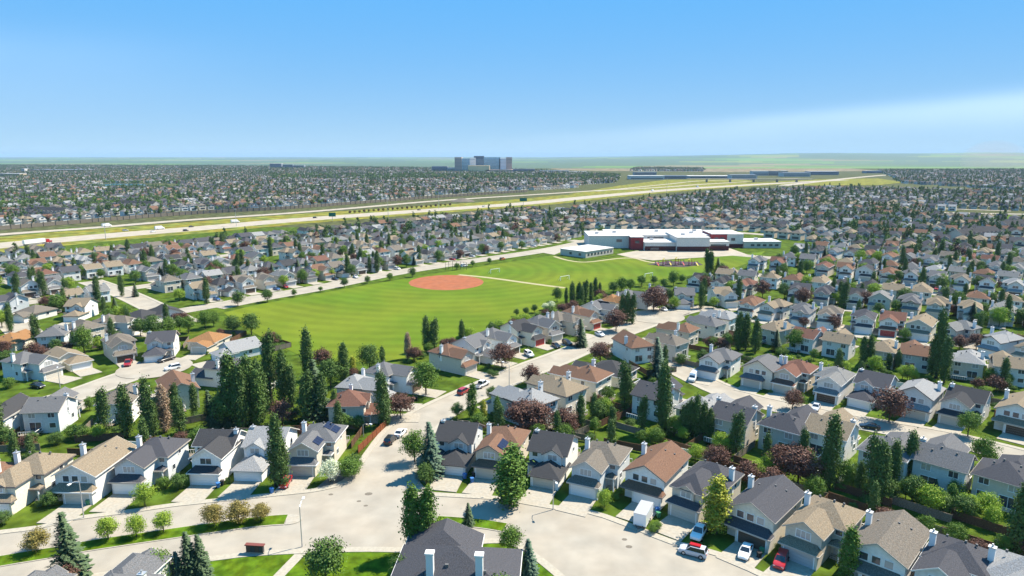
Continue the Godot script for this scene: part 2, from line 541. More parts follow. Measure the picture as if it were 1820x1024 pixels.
func freeway():
	var near := smooth(line_of([-500, 492, -200, 460, 0, 437, 209, 418, 357, 406, 500, 393.5, 640, 383, 820, 370, 950, 360.5, 1070, 348.5, 1202, 337, 1312, 330, 1400, 325, 1500, 320]), 20.0)
	var far := smooth(line_of([-500, 465, -200, 434, 0, 417, 165, 405, 330, 391.5, 500, 380, 615, 371, 752, 359, 835, 353, 950, 346, 1060, 339, 1175, 333, 1243, 328, 1330, 323]), 20.0)
	struct("freeway_verge", strip(near, -68, 40, 0.02), M.verge)
	struct("freeway", strip(near, -21, 17, 0.06), M.hwy)
	struct("freeway", strip(far, -9, 9, 0.065), M.hwy)
	for o in [-4.5, 0.0, 4.5]:
		var dash := MB.new()
		for i in range(0, near.size() - 1, 1):
			var d := (near[i + 1] - near[i]).normalized()
			var s := Vector2(-d.y, d.x)
			var p: Vector2 = near[i] + s * o
			var q: Vector2 = p + d * 6.0
			dash.quad(Vector3(p.x - s.x * 0.1, 0.07, p.y - s.y * 0.1), Vector3(p.x + s.x * 0.1, 0.07, p.y + s.y * 0.1), Vector3(q.x + s.x * 0.1, 0.07, q.y + s.y * 0.1), Vector3(q.x - s.x * 0.1, 0.07, q.y - s.y * 0.1))
		struct("lane_marking", dash.mesh(), M.walk)
	# grass and ramps round the interchange
	struct("interchange_grass", flat(outline([1010, 345, 1100, 330, 1180, 320, 1300, 318, 1345, 322, 1300, 329, 1200, 333, 1080, 343]), 0.03), M.verge)
	struct("interchange_grass", flat(outline([1370, 328, 1400, 322, 1480, 318, 1560, 317, 1610, 324, 1560, 329, 1450, 330]), 0.03), M.verge)
	struct("ramp", strip(smooth(line_of([1390, 330, 1470, 321, 1540, 314, 1590, 310]), 20.0), -14, 14, 0.075), M.hwy)
	struct("ramp", strip(smooth(line_of([1060, 340, 1180, 328, 1240, 322, 1300, 320, 1420, 317]), 20.0), -6, 6, 0.078), M.hwy)
	struct("open_grass", flat(outline([1700, 384, 1770, 380, 1800, 383, 1790, 390, 1720, 391]), 0.03), M.lawn)
	struct("street", strip(line_of([1640, 377, 1720, 379, 1830, 381]), -7, 7, 0.05), M.concrete)
	struct("bare_earth", flat(outline([960, 297, 1200, 293, 1500, 298, 1560, 304, 1300, 306, 1000, 303]), 0.0), mat(Color(0.3, 0.25, 0.16), 0.95, noise_tex("verge", 0.012, 0.6, 1.0, 5, 512, 0.2), 300.0))
	# the sound wall beyond: posts and panels
	var wl := smooth(line_of([0, 409, 154, 396, 330, 382, 500, 372.5, 615, 364, 752, 353.5, 862, 346, 940, 341]), 6.0)
	var w := thing("sound_wall", "long grey noise wall with evenly spaced posts beyond the freeway", "wall")
	var pm := MB.new()
	pm.box(-0.35, 0.35, 0, 4.3, -0.35, 0.35)
	var pmesh := pm.mesh()
	var step := 2
	for i in range(0, wl.size() - step, step):
		var a := wl[i]
		var b := wl[i + step]
		var pb := MB.new()
		pb.bar(Vector3(a.x, 3.8, a.y), Vector3(b.x, 3.8, b.y), 0.2, 3.8)
		part("panel", pb.mesh(), M.wood2, w)
		part("post", pmesh, M.patch, w, Vector3(a.x, 0, a.y))

func prairie():
	# farmland out to the horizon: fields as tiles of their own crop colour, and the ridge beyond the valley
	var b := MB.new()
	var n := FastNoiseLite.new()
	n.seed = 21
	n.frequency = 0.00016
	n.fractal_octaves = 4
	var col := [Color(0.09, 0.165, 0.025), Color(0.045, 0.105, 0.03), Color(0.13, 0.17, 0.03), Color(0.04, 0.085, 0.035), Color(0.15, 0.13, 0.06), Color(0.06, 0.125, 0.02)]
	var r := RandomNumberGenerator.new()
	r.seed = 4
	var rows := [3700.0]
	while rows[rows.size() - 1] < 30000.0:
		rows.append(rows[rows.size() - 1] * 1.035)
	var nx := 110
	for j in rows.size() - 1:
		for i in nx:
			var q := []
			for k in [[0, 0], [1, 0], [1, 1], [0, 1]]:
				var z: float = -rows[j + k[1]]
				var x: float = (float(i + k[0]) / nx * 2.0 - 1.0) * 0.95 * -z
				q.append(Vector3(x, hill(n, x, z), z))
			var x0 := floori(q[0].x / 800.0)
			var z0 := floori(q[0].z / 800.0)
			r.seed = absi(x0 * 7919 + z0 * 104729 + 17)
			var k: Color = col[r.randi() % 6]
			if n.get_noise_2d(q[0].x * 1.6 + 9000.0, q[0].z * 1.6) > (0.1 if q[0].z > -6000.0 else -0.03):
				k = Color(0.05, 0.09, 0.04)  # woodland
			b.quad(q[0], q[1], q[2], q[3])
			for t in 6:
				b.c.append(k)
	var m := StandardMaterial3D.new()
	m.vertex_color_use_as_albedo = true
	m.roughness = 0.95
	struct("prairie", b.mesh(), m)

func hill(n: FastNoiseLite, x: float, z: float) -> float:
	var d := -z
	var east := clampf((x / d - 0.05) / 0.4, 0.0, 1.0)
	var up := smoothstep(5200.0, 13000.0, d)
	var far := smoothstep(9000.0, 20000.0, d)
	return 0.4 + up * east * 105.0 * (1.0 + 0.45 * n.get_noise_2d(x, z)) + far * (14.0 + 30.0 * n.get_noise_2d(x * 1.3 + 4000.0, z)) - 0.0

func sheds_water():
	var w := mat(Color(0.05, 0.2, 0.36), 0.08)
	w.metallic_specular = 0.7
	struct("lake", flat(outline([172, 329, 200, 326.5, 255, 327, 262, 330, 310, 331, 312, 334, 270, 334.5, 200, 333.5]), 0.1), w)

# ------------------------------------------------------------------ houses
func hip(b: MB, f: MB, wl: MB, x0: float, x1: float, z0: float, z1: float, ye: float, pitch: float, axis: String, h0: bool, h1: bool, ov := 0.45):
	# a roof over that rectangle whose slopes pass the wall head at ye; h0/h1: hipped ends, else gables (filled into wl)
	var y := ye - ov * pitch
	var ax0 := x0 - ov
	var ax1 := x1 + ov
	var az0 := z0 - ov
	var az1 := z1 + ov
	var T := func(a: float, hgt: float, c: float) -> Vector3:
		return Vector3(a, hgt, c) if axis == "z" else Vector3(c, hgt, a)
	var w0 := ax0 if axis == "z" else az0
	var w1 := ax1 if axis == "z" else az1
	var l0 := az0 if axis == "z" else ax0
	var l1 := az1 if axis == "z" else ax1
	var mid_l := (l0 + l1) / 2.0
	var half := (w1 - w0) / 2.0
	var top := y + half * pitch
	var mid := (w0 + w1) / 2.0
	var r0: float = l0 + (half if h0 else 0.0)
	var r1: float = l1 - (half if h1 else 0.0)
	if r1 < r0:
		r0 = (r0 + r1) / 2.0
		r1 = r0
	var a: Vector3 = T.call(w0, y, l0)
	var c: Vector3 = T.call(w1, y, l0)
	var d: Vector3 = T.call(w1, y, l1)
	var e: Vector3 = T.call(w0, y, l1)
	var p: Vector3 = T.call(mid, top, r0)
	var q: Vector3 = T.call(mid, top, r1)
	var up := func(i: Vector3, j: Vector3, k: Vector3, l: Vector3):
		if (j - i).cross(k - i).y > 0:
			b.quad(i, j, k, l)
		else:
			b.quad(i, l, k, j)
	var up3 := func(i: Vector3, j: Vector3, k: Vector3):
		if (j - i).cross(k - i).y > 0:
			b.tri(i, j, k)
		else:
			b.tri(i, k, j)
	up.call(a, e, q, p)
	up.call(c, p, q, d)
	var lift := Vector3(0, -0.02, 0)
	f.bar(a + lift, e + lift, 0.09, 0.2)
	f.bar(c + lift, d + lift, 0.09, 0.2)
	for s in [[h0, a, c, p, l0 + ov, r0], [h1, e, d, q, l1 - ov, r1]]:
		if s[0]:
			up3.call(s[1], s[2], s[3])
			f.bar(s[1] + lift, s[2] + lift, 0.09, 0.26)
		else:
			f.bar(s[1] + lift, s[3] + lift, 0.1, 0.22)
			f.bar(s[2] + lift, s[3] + lift, 0.1, 0.22)
			var i: Vector3 = T.call(w0 + ov, ye, s[4])
			var j: Vector3 = T.call(w1 - ov, ye, s[4])
			var k: Vector3 = T.call(mid, top - 0.02, s[4])
			var outward: Vector3 = T.call(0.0, 0.0, -1.0 if s[4] < mid_l else 1.0)
			if (j - i).cross(k - i).dot(outward) > 0:
				wl.tri(i, j, k)
			else:
				wl.tri(j, i, k)

func skirt(b: MB, f: MB, x0: float, x1: float, zw: float, ze: float, yw: float, ye: float):
	# a lean-to roof with hipped sides, from the wall line zw out to the eave at ze
	var d := ze - zw
	var a := Vector3(x0 - 0.4, ye, ze)
	var c := Vector3(x1 + 0.4, ye, ze)
	var p := Vector3(x0 + d * 0.35, yw, zw)
	var q := Vector3(x1 - d * 0.35, yw, zw)
	var i := Vector3(x0 - 0.4, ye, zw)
	var j := Vector3(x1 + 0.4, ye, zw)
	b.quad(a, c, q, p)
	b.tri(i, a, p)
	b.tri(c, j, q)
	f.bar(a + Vector3(0, 0.03, 0), c + Vector3(0, 0.03, 0), 0.09, 0.26)
	f.bar(i + Vector3(0, 0.03, 0), a + Vector3(0, 0.03, 0), 0.09, 0.26)
	f.bar(c + Vector3(0, 0.03, 0), j + Vector3(0, 0.03, 0), 0.09, 0.26)

func window_mesh(w: float, h: float, bars: int) -> Array:
	var key := "%.1f %.1f %d" % [w, h, bars]
	if wmesh.has(key):
		return wmesh[key]
	var b := MB.new()
	var t := 0.11
	b.box(-w / 2 - t, w / 2 + t, h, h + t, 0, 0.07)
	b.box(-w / 2 - t, w / 2 + t, -t, 0, 0, 0.09)
	b.box(-w / 2 - t, -w / 2, 0, h, 0, 0.07)
	b.box(w / 2, w / 2 + t, 0, h, 0, 0.07)
	for k in bars:
		var x := -w / 2 + w * (k + 1) / (bars + 1)
		b.box(x - 0.04, x + 0.04, 0, h, 0, 0.06)
	var p := MB.new()
	p.box(-w / 2, w / 2, 0, h, 0.004, 0.03)
	wmesh[key] = [b.mesh(), p.mesh()]
	return wmesh[key]

func put_window(root: Node3D, x: float, y: float, z: float, side: String, w: float, h: float, bars: int, light := false):
	var turn: float = {"f": 0.0, "b": PI, "r": PI / 2, "l": -PI / 2}[side]
	var wm := window_mesh(w, h, bars)
	var o := part("window", wm[0], M.frame, root, Vector3(x, y, z), turn)
	part("pane", wm[1], M.pane2 if light else M.pane, o)

func house_template(st: int, m: int, vr: int) -> Node3D:
	# st 0 gabled room over the garage, 1 hipped, 2 garage out in front, 3 one long front gable, 4 bungalow, 5 side-gabled with a front gable; front faces +z, garage on the m side
	var key := st * 100 + (m + 1) * 10 + vr
	if templates.has(key):
		return templates[key]
	var root := Node3D.new()
	var wl := MB.new()
	var rf := MB.new()
	var gr := MB.new()
	var fa := MB.new()
	var X := func(a: float, c: float) -> Array:
		return [minf(a * m, c * m), maxf(a * m, c * m)]
	var W := 4.0 if vr == 0 else 4.15
	var zb := -7.2 if vr == 0 else -6.4
	var zf := 1.2 if vr == 0 else 0.6
	var ye := 5.6 if vr == 0 else 5.8
	var pitch := 0.52 if vr == 0 else 0.6
	var zg := 7.4
	var gx := 1.05 * m
	var zw := 6.0
	var xs: Array = X.call(-1.9, W)
	if st == 4:
		ye = 3.1
		var xb: Array = X.call(-5.0, 5.0)
		wl.box(xb[0], xb[1], -0.1, ye, -7.2, 3.0)
		hip(rf, fa, wl, xb[0], xb[1], -7.2, 3.0, ye, 0.45, "x" if vr == 0 else "z", vr == 0, vr == 0)
		xs = X.call(-1.2, 5.0)
		gx = 1.9 * m
		wl.box(xs[0], xs[1], -0.1, 2.7, 3.0, zg)
		hip(gr, fa, wl, xs[0], xs[1], 1.5, zg, 2.7, 0.45, "z", true, vr == 1)
		put_window(root, -3.1 * m, 1.1, 3.0, "f", 1.8, 1.3, 1, true)
		for q in [-3.0, 0.2, 3.0]:
			put_window(root, q, 1.0, -7.2, "b", 1.6, 1.3, 1)
		put_window(root, xb[1], 1.2, -3.0, "r", 1.2, 1.1, 0)
		put_window(root, xb[0], 1.2, -3.0, "l", 1.2, 1.1, 0)
	else:
		if st == 3:
			wl.box(-W, W, -0.1, ye, zb, zw)
			hip(rf, fa, wl, -W, W, zb, zw, ye, pitch, "z", vr == 1, false)
			wl.box(xs[0], xs[1], -0.1, 2.7, zw, zg)
			skirt(gr, fa, -W if vr == 0 else xs[0], W if vr == 0 else xs[1], zw, zg + 0.5, 3.75, 2.75)
			for q in [-2.2, -0.4, 1.4]:
				put_window(root, q * m + 0.4 * m, 4.0, zw, "f", 1.2, 1.2, 0, q > 0)
		elif st == 2:
			zf = 2.2
			wl.box(-W, W, -0.1, ye, zb, zf)
			hip(rf, fa, wl, -W, W, zb, zf, ye, pitch, "x", vr == 1, vr == 1)
			var xd: Array = X.call(-0.6, 3.2)
			wl.box(xd[0], xd[1], 2.9, ye - 0.1, zf, zf + 0.7)
			hip(rf, fa, wl, xd[0], xd[1], -1.5, zf + 0.7, ye - 0.1, 0.62, "z", true, false, 0.35)
			wl.box(xs[0], xs[1], -0.1, 2.75, zf, zg)
			hip(gr, fa, wl, xs[0], xs[1], 0.0, zg, 2.75, 0.5, "z", false, vr == 0)
			put_window(root, 1.3 * m, 4.1, zf + 0.7, "f", 1.9, 1.15, 1, true)
			put_window(root, -2.7 * m, 4.1, zf, "f", 1.1, 1.1, 0)
		else:
			wl.box(-W, W, -0.1, ye, zb, zf)
			hip(rf, fa, wl, -W, W, zb, zf, ye, pitch, "x", st != 5, st != 5)
			wl.box(xs[0], xs[1], -0.1, ye - 0.15, zf, zw)
			hip(rf, fa, wl, xs[0], xs[1], -3.0, zw, ye - 0.15, pitch + 0.06, "z", true, st == 1)
			if st == 1:
				var xd: Array = X.call(-0.3, 2.7)
				wl.box(xd[0], xd[1], 3.3, ye - 0.2, zw, zw + 0.35)
				hip(rf, fa, wl, xd[0], xd[1], zw - 2.5, zw + 0.35, ye - 0.2, 0.55, "z", true, false, 0.3)
				put_window(root, 1.2 * m, 4.0, zw + 0.35, "f", 1.9, 1.2, 1, true)
			else:
				put_window(root, 1.05 * m, 4.0, zw, "f", 2.3, 1.25, 2 if vr == 0 else 1, vr == 0)
			wl.box(xs[0], xs[1], -0.1, 2.7, zw, zg)
			skirt(gr, fa, xs[0], xs[1], zw + (0.35 if st == 1 else 0.0), zg + 0.5, 3.7, 2.75)
			put_window(root, -2.95 * m, 4.1, zf, "f", 1.1, 1.2, 0)
		# back and sides
		for q in [-2.4, 2.0]:
			put_window(root, q * m, 3.9, zb, "b", 1.5, 1.15, 1, q > 0)
		put_window(root, 1.4 * m, 0.75, zb, "b", 2.6, 2.0, 1)
		put_window(root, -2.5 * m, 1.3, zb, "b", 1.4, 1.2, 0)
		put_window(root, W, 3.9, -3.6, "r", 0.9, 0.9, 0)
		put_window(root, -W, 3.9, -2.6, "l", 0.9, 0.9, 0)
		put_window(root, W if m < 0 else -W, 1.5, -1.0, "r" if m < 0 else "l", 1.0, 1.1, 0)
		# porch over the door
		var ps := MB.new()
		var xp: Array = X.call(-W, -1.95)
		if st != 3:
			skirt(ps, fa, xp[0] + 0.3, xp[1] - 0.45, zf, zf + 1.7, 3.4, 2.85)
			part("porch_roof", ps.mesh(), ROOF[0], root)
			var po := MB.new()
			po.box(-0.1, 0.1, 0, 2.8, -0.1, 0.1)
			part("porch_post", po.mesh(), M.frame, root, Vector3((-W + 0.35) * m, 0, zf + 1.5))
			var dr := MB.new()
			dr.box(-0.5, 0.5, 0.55, 2.6, 0, 0.06)
			part("front_door", dr.mesh(), DOORC[4], root, Vector3(-2.9 * m, 0, zf))
			for k in 3:
				var sp := MB.new()
				sp.box(-0.8, 0.8, 0, 0.18 * (3 - k), 0.05 + 0.3 * k, 0.35 + 0.3 * k)
				part("step", sp.mesh(), M.concrete, root, Vector3(-2.9 * m, 0, zf))
	part("wall", wl.mesh(), WALL[0], root)
	part("roof", rf.mesh(), ROOF[0], root)
	part("garage_roof", gr.mesh(), ROOF[0], root)
	part("fascia", fa.mesh(), M.fascia, root)
	# the garage door is four long panels with grooves between
	var gd := MB.new()
	for k in 4:
		gd.box(-2.4, 2.4, 0.04 + k * 0.56, 0.04 + k * 0.56 + 0.53, 0.0, 0.05)
	var trim := MB.new()
	trim.box(-2.58, -2.4, 0, 2.4, 0, 0.08)
	trim.box(2.4, 2.58, 0, 2.4, 0, 0.08)
	trim.box(-2.4, 2.4, 2.25, 2.4, 0, 0.08)
	var dm := part("garage_door", gd.mesh(), DOORC[0], root, Vector3(gx, 0, zg))
	part("door_frame", trim.mesh(), M.frame, dm)
	# chimney, vents
	var side := -1.0 if vr == 0 else 1.0
	if st != 4:
		var ch := MB.new()
		ch.box(-0.42, 0.42, 3.0, ye + 2.35, -0.38, 0.38)
		var co := part("chimney", ch.mesh(), M.chimney, root, Vector3(side * (W - 0.3), 0, -2.2))
		var cap := MB.new()
		cap.box(-0.52, 0.52, ye + 2.35, ye + 2.5, -0.48, 0.48)
		cap.cyl(Vector3(0, ye + 2.5, 0), Vector3(0, ye + 2.95, 0), 0.14, 0.14, 8)
		part("chimney_cap", cap.mesh(), M.metal, co)
	if vr == 0:
		# a deck with a rail at the back
		var bz := -7.2 if st == 4 else zb
		var dk := MB.new()
		dk.box(-0.2, 3.8, 0.55, 0.7, -3.2, 0)
		var dko := part("deck", dk.mesh(), M.wood2, root, Vector3(0, 0, bz - 0.01))
		var rl := MB.new()
		rl.bar(Vector3(-0.15, 1.65, -3.1), Vector3(3.75, 1.65, -3.1), 0.08, 0.1)
		rl.bar(Vector3(-0.15, 1.65, -3.1), Vector3(-0.15, 1.65, -0.05), 0.08, 0.1)
		for k in 8:
			rl.box(-0.15 + k * 0.55, -0.09 + k * 0.55, 0.7, 1.6, -3.13, -3.07)
		part("railing", rl.mesh(), M.frame, dko)
	var vb := MB.new()
	vb.box(-0.15, 0.15, -0.2, 0.2, -0.15, 0.15)
	var vm := vb.mesh()
	for k in [[-2.6, -4.9], [2.2, -5.4], [0.6, -4.4]]:
		var half: float = W + 0.45
		if st == 4:
			part("roof_vent", vm, M.vent, root, Vector3(k[0], ye + 0.45 * (absf(k[1] + 7.2) if vr == 0 else 5.0 - absf(k[0])), k[1]))
		elif st == 3:
			part("roof_vent", vm, M.vent, root, Vector3(k[0], ye + pitch * (W - absf(k[0])), k[1] + 1.5))
		else:
			part("roof_vent", vm, M.vent, root, Vector3(k[0] * 0.8, ye + pitch * (k[1] + 1.3 - zb), k[1] + 1.3))
	templates[key] = root
	return root

func put_house(at: Vector3, yaw: float, st: int, m: int, vr: int, roof: int, wall: int, door: int, label: String, tg: String, group: String) -> Node3D:
	var o: Node3D = house_template(st, m, vr).duplicate()
	o.name = numbered("house")
	add_child(o)
	o.position = at
	o.rotation.y = yaw
	tag(o, label, "house", group)
	for k in o.get_children():
		var nm: String = k.name
		if nm == "wall":
			k.material_override = WALL[wall]
		elif nm == "fascia":
			k.material_override = M.trims[(roof * 3 + wall + st) % 4]
		elif nm.ends_with("roof"):
			k.material_override = ROOF[roof]
		elif nm.begins_with("garage_door"):
			k.material_override = DOORC[door]
	homes.append([at, tg])
	return o

const ORD := ["first", "second", "third", "fourth", "fifth", "sixth", "seventh", "eighth", "ninth", "tenth", "eleventh", "twelfth", "thirteenth", "fourteenth", "fifteenth", "sixteenth", "seventeenth", "eighteenth", "nineteenth", "twentieth"]
const RN := ["charcoal", "slate", "grey", "pale grey", "tan", "brown", "russet", "orange", "taupe", "ash grey"]
const WN := ["white", "cream", "light grey", "beige", "blue-grey", "pale blue", "grey-green", "dark grey"]

func ordinal(k: int) -> String:
	return ORD[k] if k < ORD.size() else "number %d" % (k + 1)

func driveway(at: Vector3, f: Vector3, length: float, half := 2.75):
	var r := Vector3(f.z, 0, -f.x)
	var a := at - r * half - f * 0.3
	var b := at + r * half - f * 0.3
	var c := at + r * (half + 0.3) + f * length
	var d := at - r * (half + 0.3) + f * length
	struct("driveway", flat(PackedVector2Array([Vector2(a.x, a.z), Vector2(b.x, b.z), Vector2(c.x, c.z), Vector2(d.x, d.z)]), 0.105, 0.12), M.concrete)

func row(r: Dictionary):
	# r.h holds [u, v, style, roof, wall, m, door, variant]; at "front" u, v is the foot of the garage door, at "roof" the middle of the roof
	var pts := []
	for h in r.h:
		pts.append(g(h[0], h[1]) if r.at == "front" else g(h[0], h[1], 6.3 if h[2] != 4 else 3.8))
	for i in pts.size():
		var h: Array = r.h[i]
		var p: Vector3 = pts[i]
		p.y = 0
		var f: Vector3
		var to := g(r.to[0], r.to[1]) if r.has("to") else Vector3.ZERO
		if r.get("aim", false):
			f = to - p
		else:
			var t: Vector3 = pts[mini(i + 1, pts.size() - 1)] - pts[maxi(i - 1, 0)]
			if r.at == "front" and i > 0 and i < pts.size() - 1:
				t = pts[mini(i + 2, pts.size() - 1)] - pts[maxi(i - 2, 0)]
			f = Vector3(-t.z, 0, t.x)
			if r.has("toward"):
				to = p + Vector3(r.toward[0], 0, r.toward[1])
			if f.dot(to - p) < 0:
				f = -f
		if r.has("yaws"):
			f = Vector3(sin(deg_to_rad(r.yaws[i])), 0, cos(deg_to_rad(r.yaws[i])))
		elif r.has("yaw"):
			var t := deg_to_rad(lerpf(r.yaw[0], r.yaw[1], float(i) / maxi(1, pts.size() - 1)))
			f = Vector3(sin(t), 0, cos(t))
		f.y = 0
		f = f.normalized()
		var yaw := atan2(f.x, f.z)
		var right := Vector3(f.z, 0, -f.x)
		var st: int = h[2]
		var m: int = h[5]
		var gx := (1.9 if st == 4 else 1.05) * m
		var c := p
		if r.at == "front":
			c = p - f * 7.4 - right * gx
		else:
			c = p + f * r.get("shift", 1.8)
		var tg := "%s house from %s, %s" % [ordinal(i), r.end, r.name]
		var kind := "bungalow" if st == 4 else "two-storey house"
		var label := "%s-roofed %s, %s walls, %s from %s, %s" % [RN[h[3]], kind, WN[h[4]], ordinal(i), r.end, r.name]
		var vr: int = h[7] if h.size() > 7 else i % 2
		put_house(c, yaw, st, m, vr, h[3], h[4], h[6], label, tg, "houses of the " + r.name)
		if r.has("scale"):
			get_child(get_child_count() - 1).scale = Vector3.ONE * r.scale
		if px(c).y > 545.0:
			homes[homes.size() - 1].append(f)
		driveway(c + f * 7.4 + right * gx, f, r.get("drive", 7.0))
		if r.get("fence", true):
			var back := c - f * 7.0
			side_fence(back + right * 5.2, back + right * 5.2 - f * 11.0, i, tg)
			side_fence(back + right * 5.2 - f * 11.0, back - right * 5.2 - f * 11.0, i + 1, tg)

func side_fence(a: Vector3, b: Vector3, k: int, tg: String):
	var d := b - a
	var n := maxi(1, roundi(d.length() / 2.4))
	var yaw := atan2(-d.z, d.x)
	var mt: Material = [M.wood, M.wood2, M.wood, M.wood2, M.wood, M.vinyl][k % 6]
	var cn: String = ["brown wooden", "weathered wooden", "brown wooden", "weathered wooden", "brown wooden", "pale"][k % 6]
	var o := thing("fence", "%s yard fence behind the %s" % [cn, tg], "fence", a, yaw, "back yard fences")
	if not wmesh.has("fence"):
		var p := MB.new()
		p.box(0.06, 2.34, 0.08, 1.7, -0.02, 0.02)
		p.box(0.06, 2.34, 1.7, 1.76, -0.05, 0.05)
		var q := MB.new()
		q.box(-0.06, 0.06, 0, 1.85, -0.06, 0.06)
		wmesh["fence"] = [p.mesh(), q.mesh()]
	var s := d.length() / n / 2.4
	for i in n:
		var pn := part("panel", wmesh["fence"][0], mt, o, Vector3(i * 2.4 * s, 0, 0))
		pn.scale.x = s
		part("post", wmesh["fence"][1], mt, o, Vector3(i * 2.4 * s, 0, 0))
	part("post", wmesh["fence"][1], mt, o, Vector3(n * 2.4 * s, 0, 0))

func make_houses():
	row({"name": "median row", "end": "the corner", "at": "front", "yaw": [-4, -2], "h": [[536, 847, 0, 2, 3, -1, 1, 0], [441, 856, 2, 3, 5, -1, 0, 0], [363, 863, 5, 0, 0, 1, 0, 1], [226, 879, 0, 1, 4, -1, 0, 0], [139, 897, 3, 4, 2, 1, 1, 0], [-5, 915, 1, 4, 1, -1, 0, 0], [-95, 934, 1, 5, 0, 1, 0, 1]]})
	row({"name": "bend row", "end": "the street corner", "at": "front", "yaws": [-12, -16, -21, -26, -34, -40, -43, -44, -44, -44, -44], "h": [[803, 845, 2, 0, 4, 1, 0, 0], [866, 852, 0, 5, 3, -1, 1, 0], [967, 868, 2, 0, 0, 1, 1, 0], [1036, 884, 0, 8, 4, -1, 0, 0], [1148, 899, 3, 5, 0, 1, 0, 0], [1214, 924, 1, 1, 3, -1, 1, 1], [1335, 973, 3, 1, 1, 1, 2, 0], [1418, 1002, 0, 4, 3, -1, 4, 0], [1560, 1056, 3, 8, 0, 1, 2, 0], [1655, 1092, 0, 1, 2, -1, 0, 0], [1800, 1140, 1, 3, 5, 1, 0, 0]]})
	row({"name": "green row", "end": "the path", "at": "roof", "toward": [0.1, -1], "fence": false, "drive": 6.0, "yaw": [172, 172], "h": [[215, 1032, 1, 2, 2, 1, 0, 0], [0, 1068, 1, 2, 0, -1, 0, 1]]})
	var big := put_house(g(816, 990, 5.5) * Vector3(1, 0, 1), deg_to_rad(176), 4, 1, 0, 1, 2, 0, "charcoal hip-roofed duplex with two white chimneys on the green", "duplex on the green", "houses of the green row")
	big.scale = Vector3(1.75, 1.65, 1.15)
	for q in [-2.2, 1.9]:
		var cb := MB.new()
		cb.box(-0.3, 0.3, 2.5, 5.9, -0.4, 0.4)
		cb.box(-0.37, 0.37, 5.9, 6.05, -0.5, 0.5)
		part("chimney", cb.mesh(), M.chimney, big, Vector3(q, 0, -5.2))
	big = put_house(g(800, 1062, 4.0) * Vector3(1, 0, 1), deg_to_rad(176), 4, -1, 0, 8, 2, 0, "taupe-roofed low house behind the charcoal duplex on the green", "low house on the green", "houses of the green row")
	row({"name": "turning circle", "end": "the bungalow", "at": "roof", "aim": true, "to": [190, 690], "drive": 8.0, "h": [[112, 629, 4, 4, 1, 1, 0, 1], [47, 633, 0, 2, 2, 1, 1, 0]]})
	row({"name": "circle head", "end": "the pickup", "at": "roof", "aim": true, "to": [262, 668], "drive": 7.0, "h": [[212, 600, 0, 8, 3, -1, 2, 0], [288, 598, 2, 1, 2, -1, 0, 0], [370, 597, 4, 7, 3, 1, 1, 0], [425, 611, 4, 3, 4, 1, 0, 1], [400, 644, 2, 1, 2, 1, 1, 1]]})
	row({"name": "circle backs", "end": "the balcony", "at": "roof", "yaws": [215, 192, 186, 186], "drive": 7.0, "h": [[316, 679, 3, 5, 1, 1, 1, 0], [214, 698, 1, 8, 0, -1, 1, 0], [92, 712, 5, 2, 4, 1, 0, 0], [-8, 728, 0, 0, 0, -1, 0, 1]]})
	row({"name": "rear lane", "end": "the orange roof", "at": "roof", "toward": [0.5, -1], "fence": false, "h": [[20, 598, 4, 7, 1, 1, 0, 0], [97, 586, 1, 2, 4, 1, 0, 0], [150, 577, 1, 8, 3, -1, 0, 1], [198, 565, 1, 8, 4, 1, 0, 0], [252, 556, 4, 0, 2, -1, 0, 0], [295, 550, 4, 0, 2, 1, 0, 1]]})
	row({"name": "garage lane", "end": "the gable", "at": "roof", "toward": [0.5, 1], "fence": false, "h": [[142, 537, 2, 4, 0, 1, 0, 0], [62, 548, 4, 8, 2, 1, 0, 0], [20, 528, 5, 1, 4, -1, 0, 1]]})
	row({"name": "field side", "end": "the grassy corner", "at": "roof", "toward": [0.6, 1], "drive": 6.0, "fence": false, "h": [[800, 619, 0, 5, 3, -1, 1, 0], [840, 605, 2, 2, 0, 1, 0, 0], [880, 590, 0, 2, 5, -1, 2, 0], [922, 577, 5, 0, 1, 1, 3, 0], [962, 568, 0, 2, 3, -1, 1, 1], [995, 560, 1, 8, 3, 1, 0, 0], [1030, 550, 0, 5, 1, -1, 3, 0], [1062, 541, 5, 2, 2, 1, 0, 0], [1092, 530, 1, 7, 1, -1, 0, 1], [1120, 520, 0, 2, 2, 1, 0, 0]]})
	row({"name": "field corner", "end": "the purple tree", "at": "roof", "toward": [0.2, 1], "drive": 5.0, "fence": false, "h": [[1168, 513, 0, 1, 4, 1, 0, 0], [1216, 518, 2, 2, 2, -1, 0, 0], [1282, 516, 5, 4, 0, 1, 0, 0]]})
	row({"name": "poplar corner", "end": "the grassy corner", "at": "roof", "toward": [0.5, 0.6], "drive": 8.0, "fence": false, "h": [[688, 652, 0, 2, 5, 1, 2, 0], [638, 676, 1, 3, 4, -1, 1, 1], [622, 706, 2, 6, 3, 1, 1, 1]]})
	row({"name": "purple-tree side", "end": "the purple trees", "at": "roof", "toward": [-0.5, -0.8], "drive": 6.0, "h": [[937, 703, 1, 3, 4, 1, 0, 0], [990, 685, 1, 4, 1, -1, 0, 0], [1038, 662, 1, 5, 1, 1, 0, 0], [1084, 652, 4, 0, 1, 1, 0, 0]], "scale": 1.13})
	row({"name": "spruce corner", "end": "the spruce", "at": "roof", "toward": [-0.5, -1], "drive": 5.0, "h": [[1130, 606, 3, 5, 0, 1, 1, 1], [1188, 600, 1, 8, 3, -1, 0, 0], [1212, 580, 1, 5, 3, 1, 0, 1], [1258, 568, 1, 2, 1, -1, 0, 0], [1285, 558, 1, 3, 0, 1, 0, 1]]})
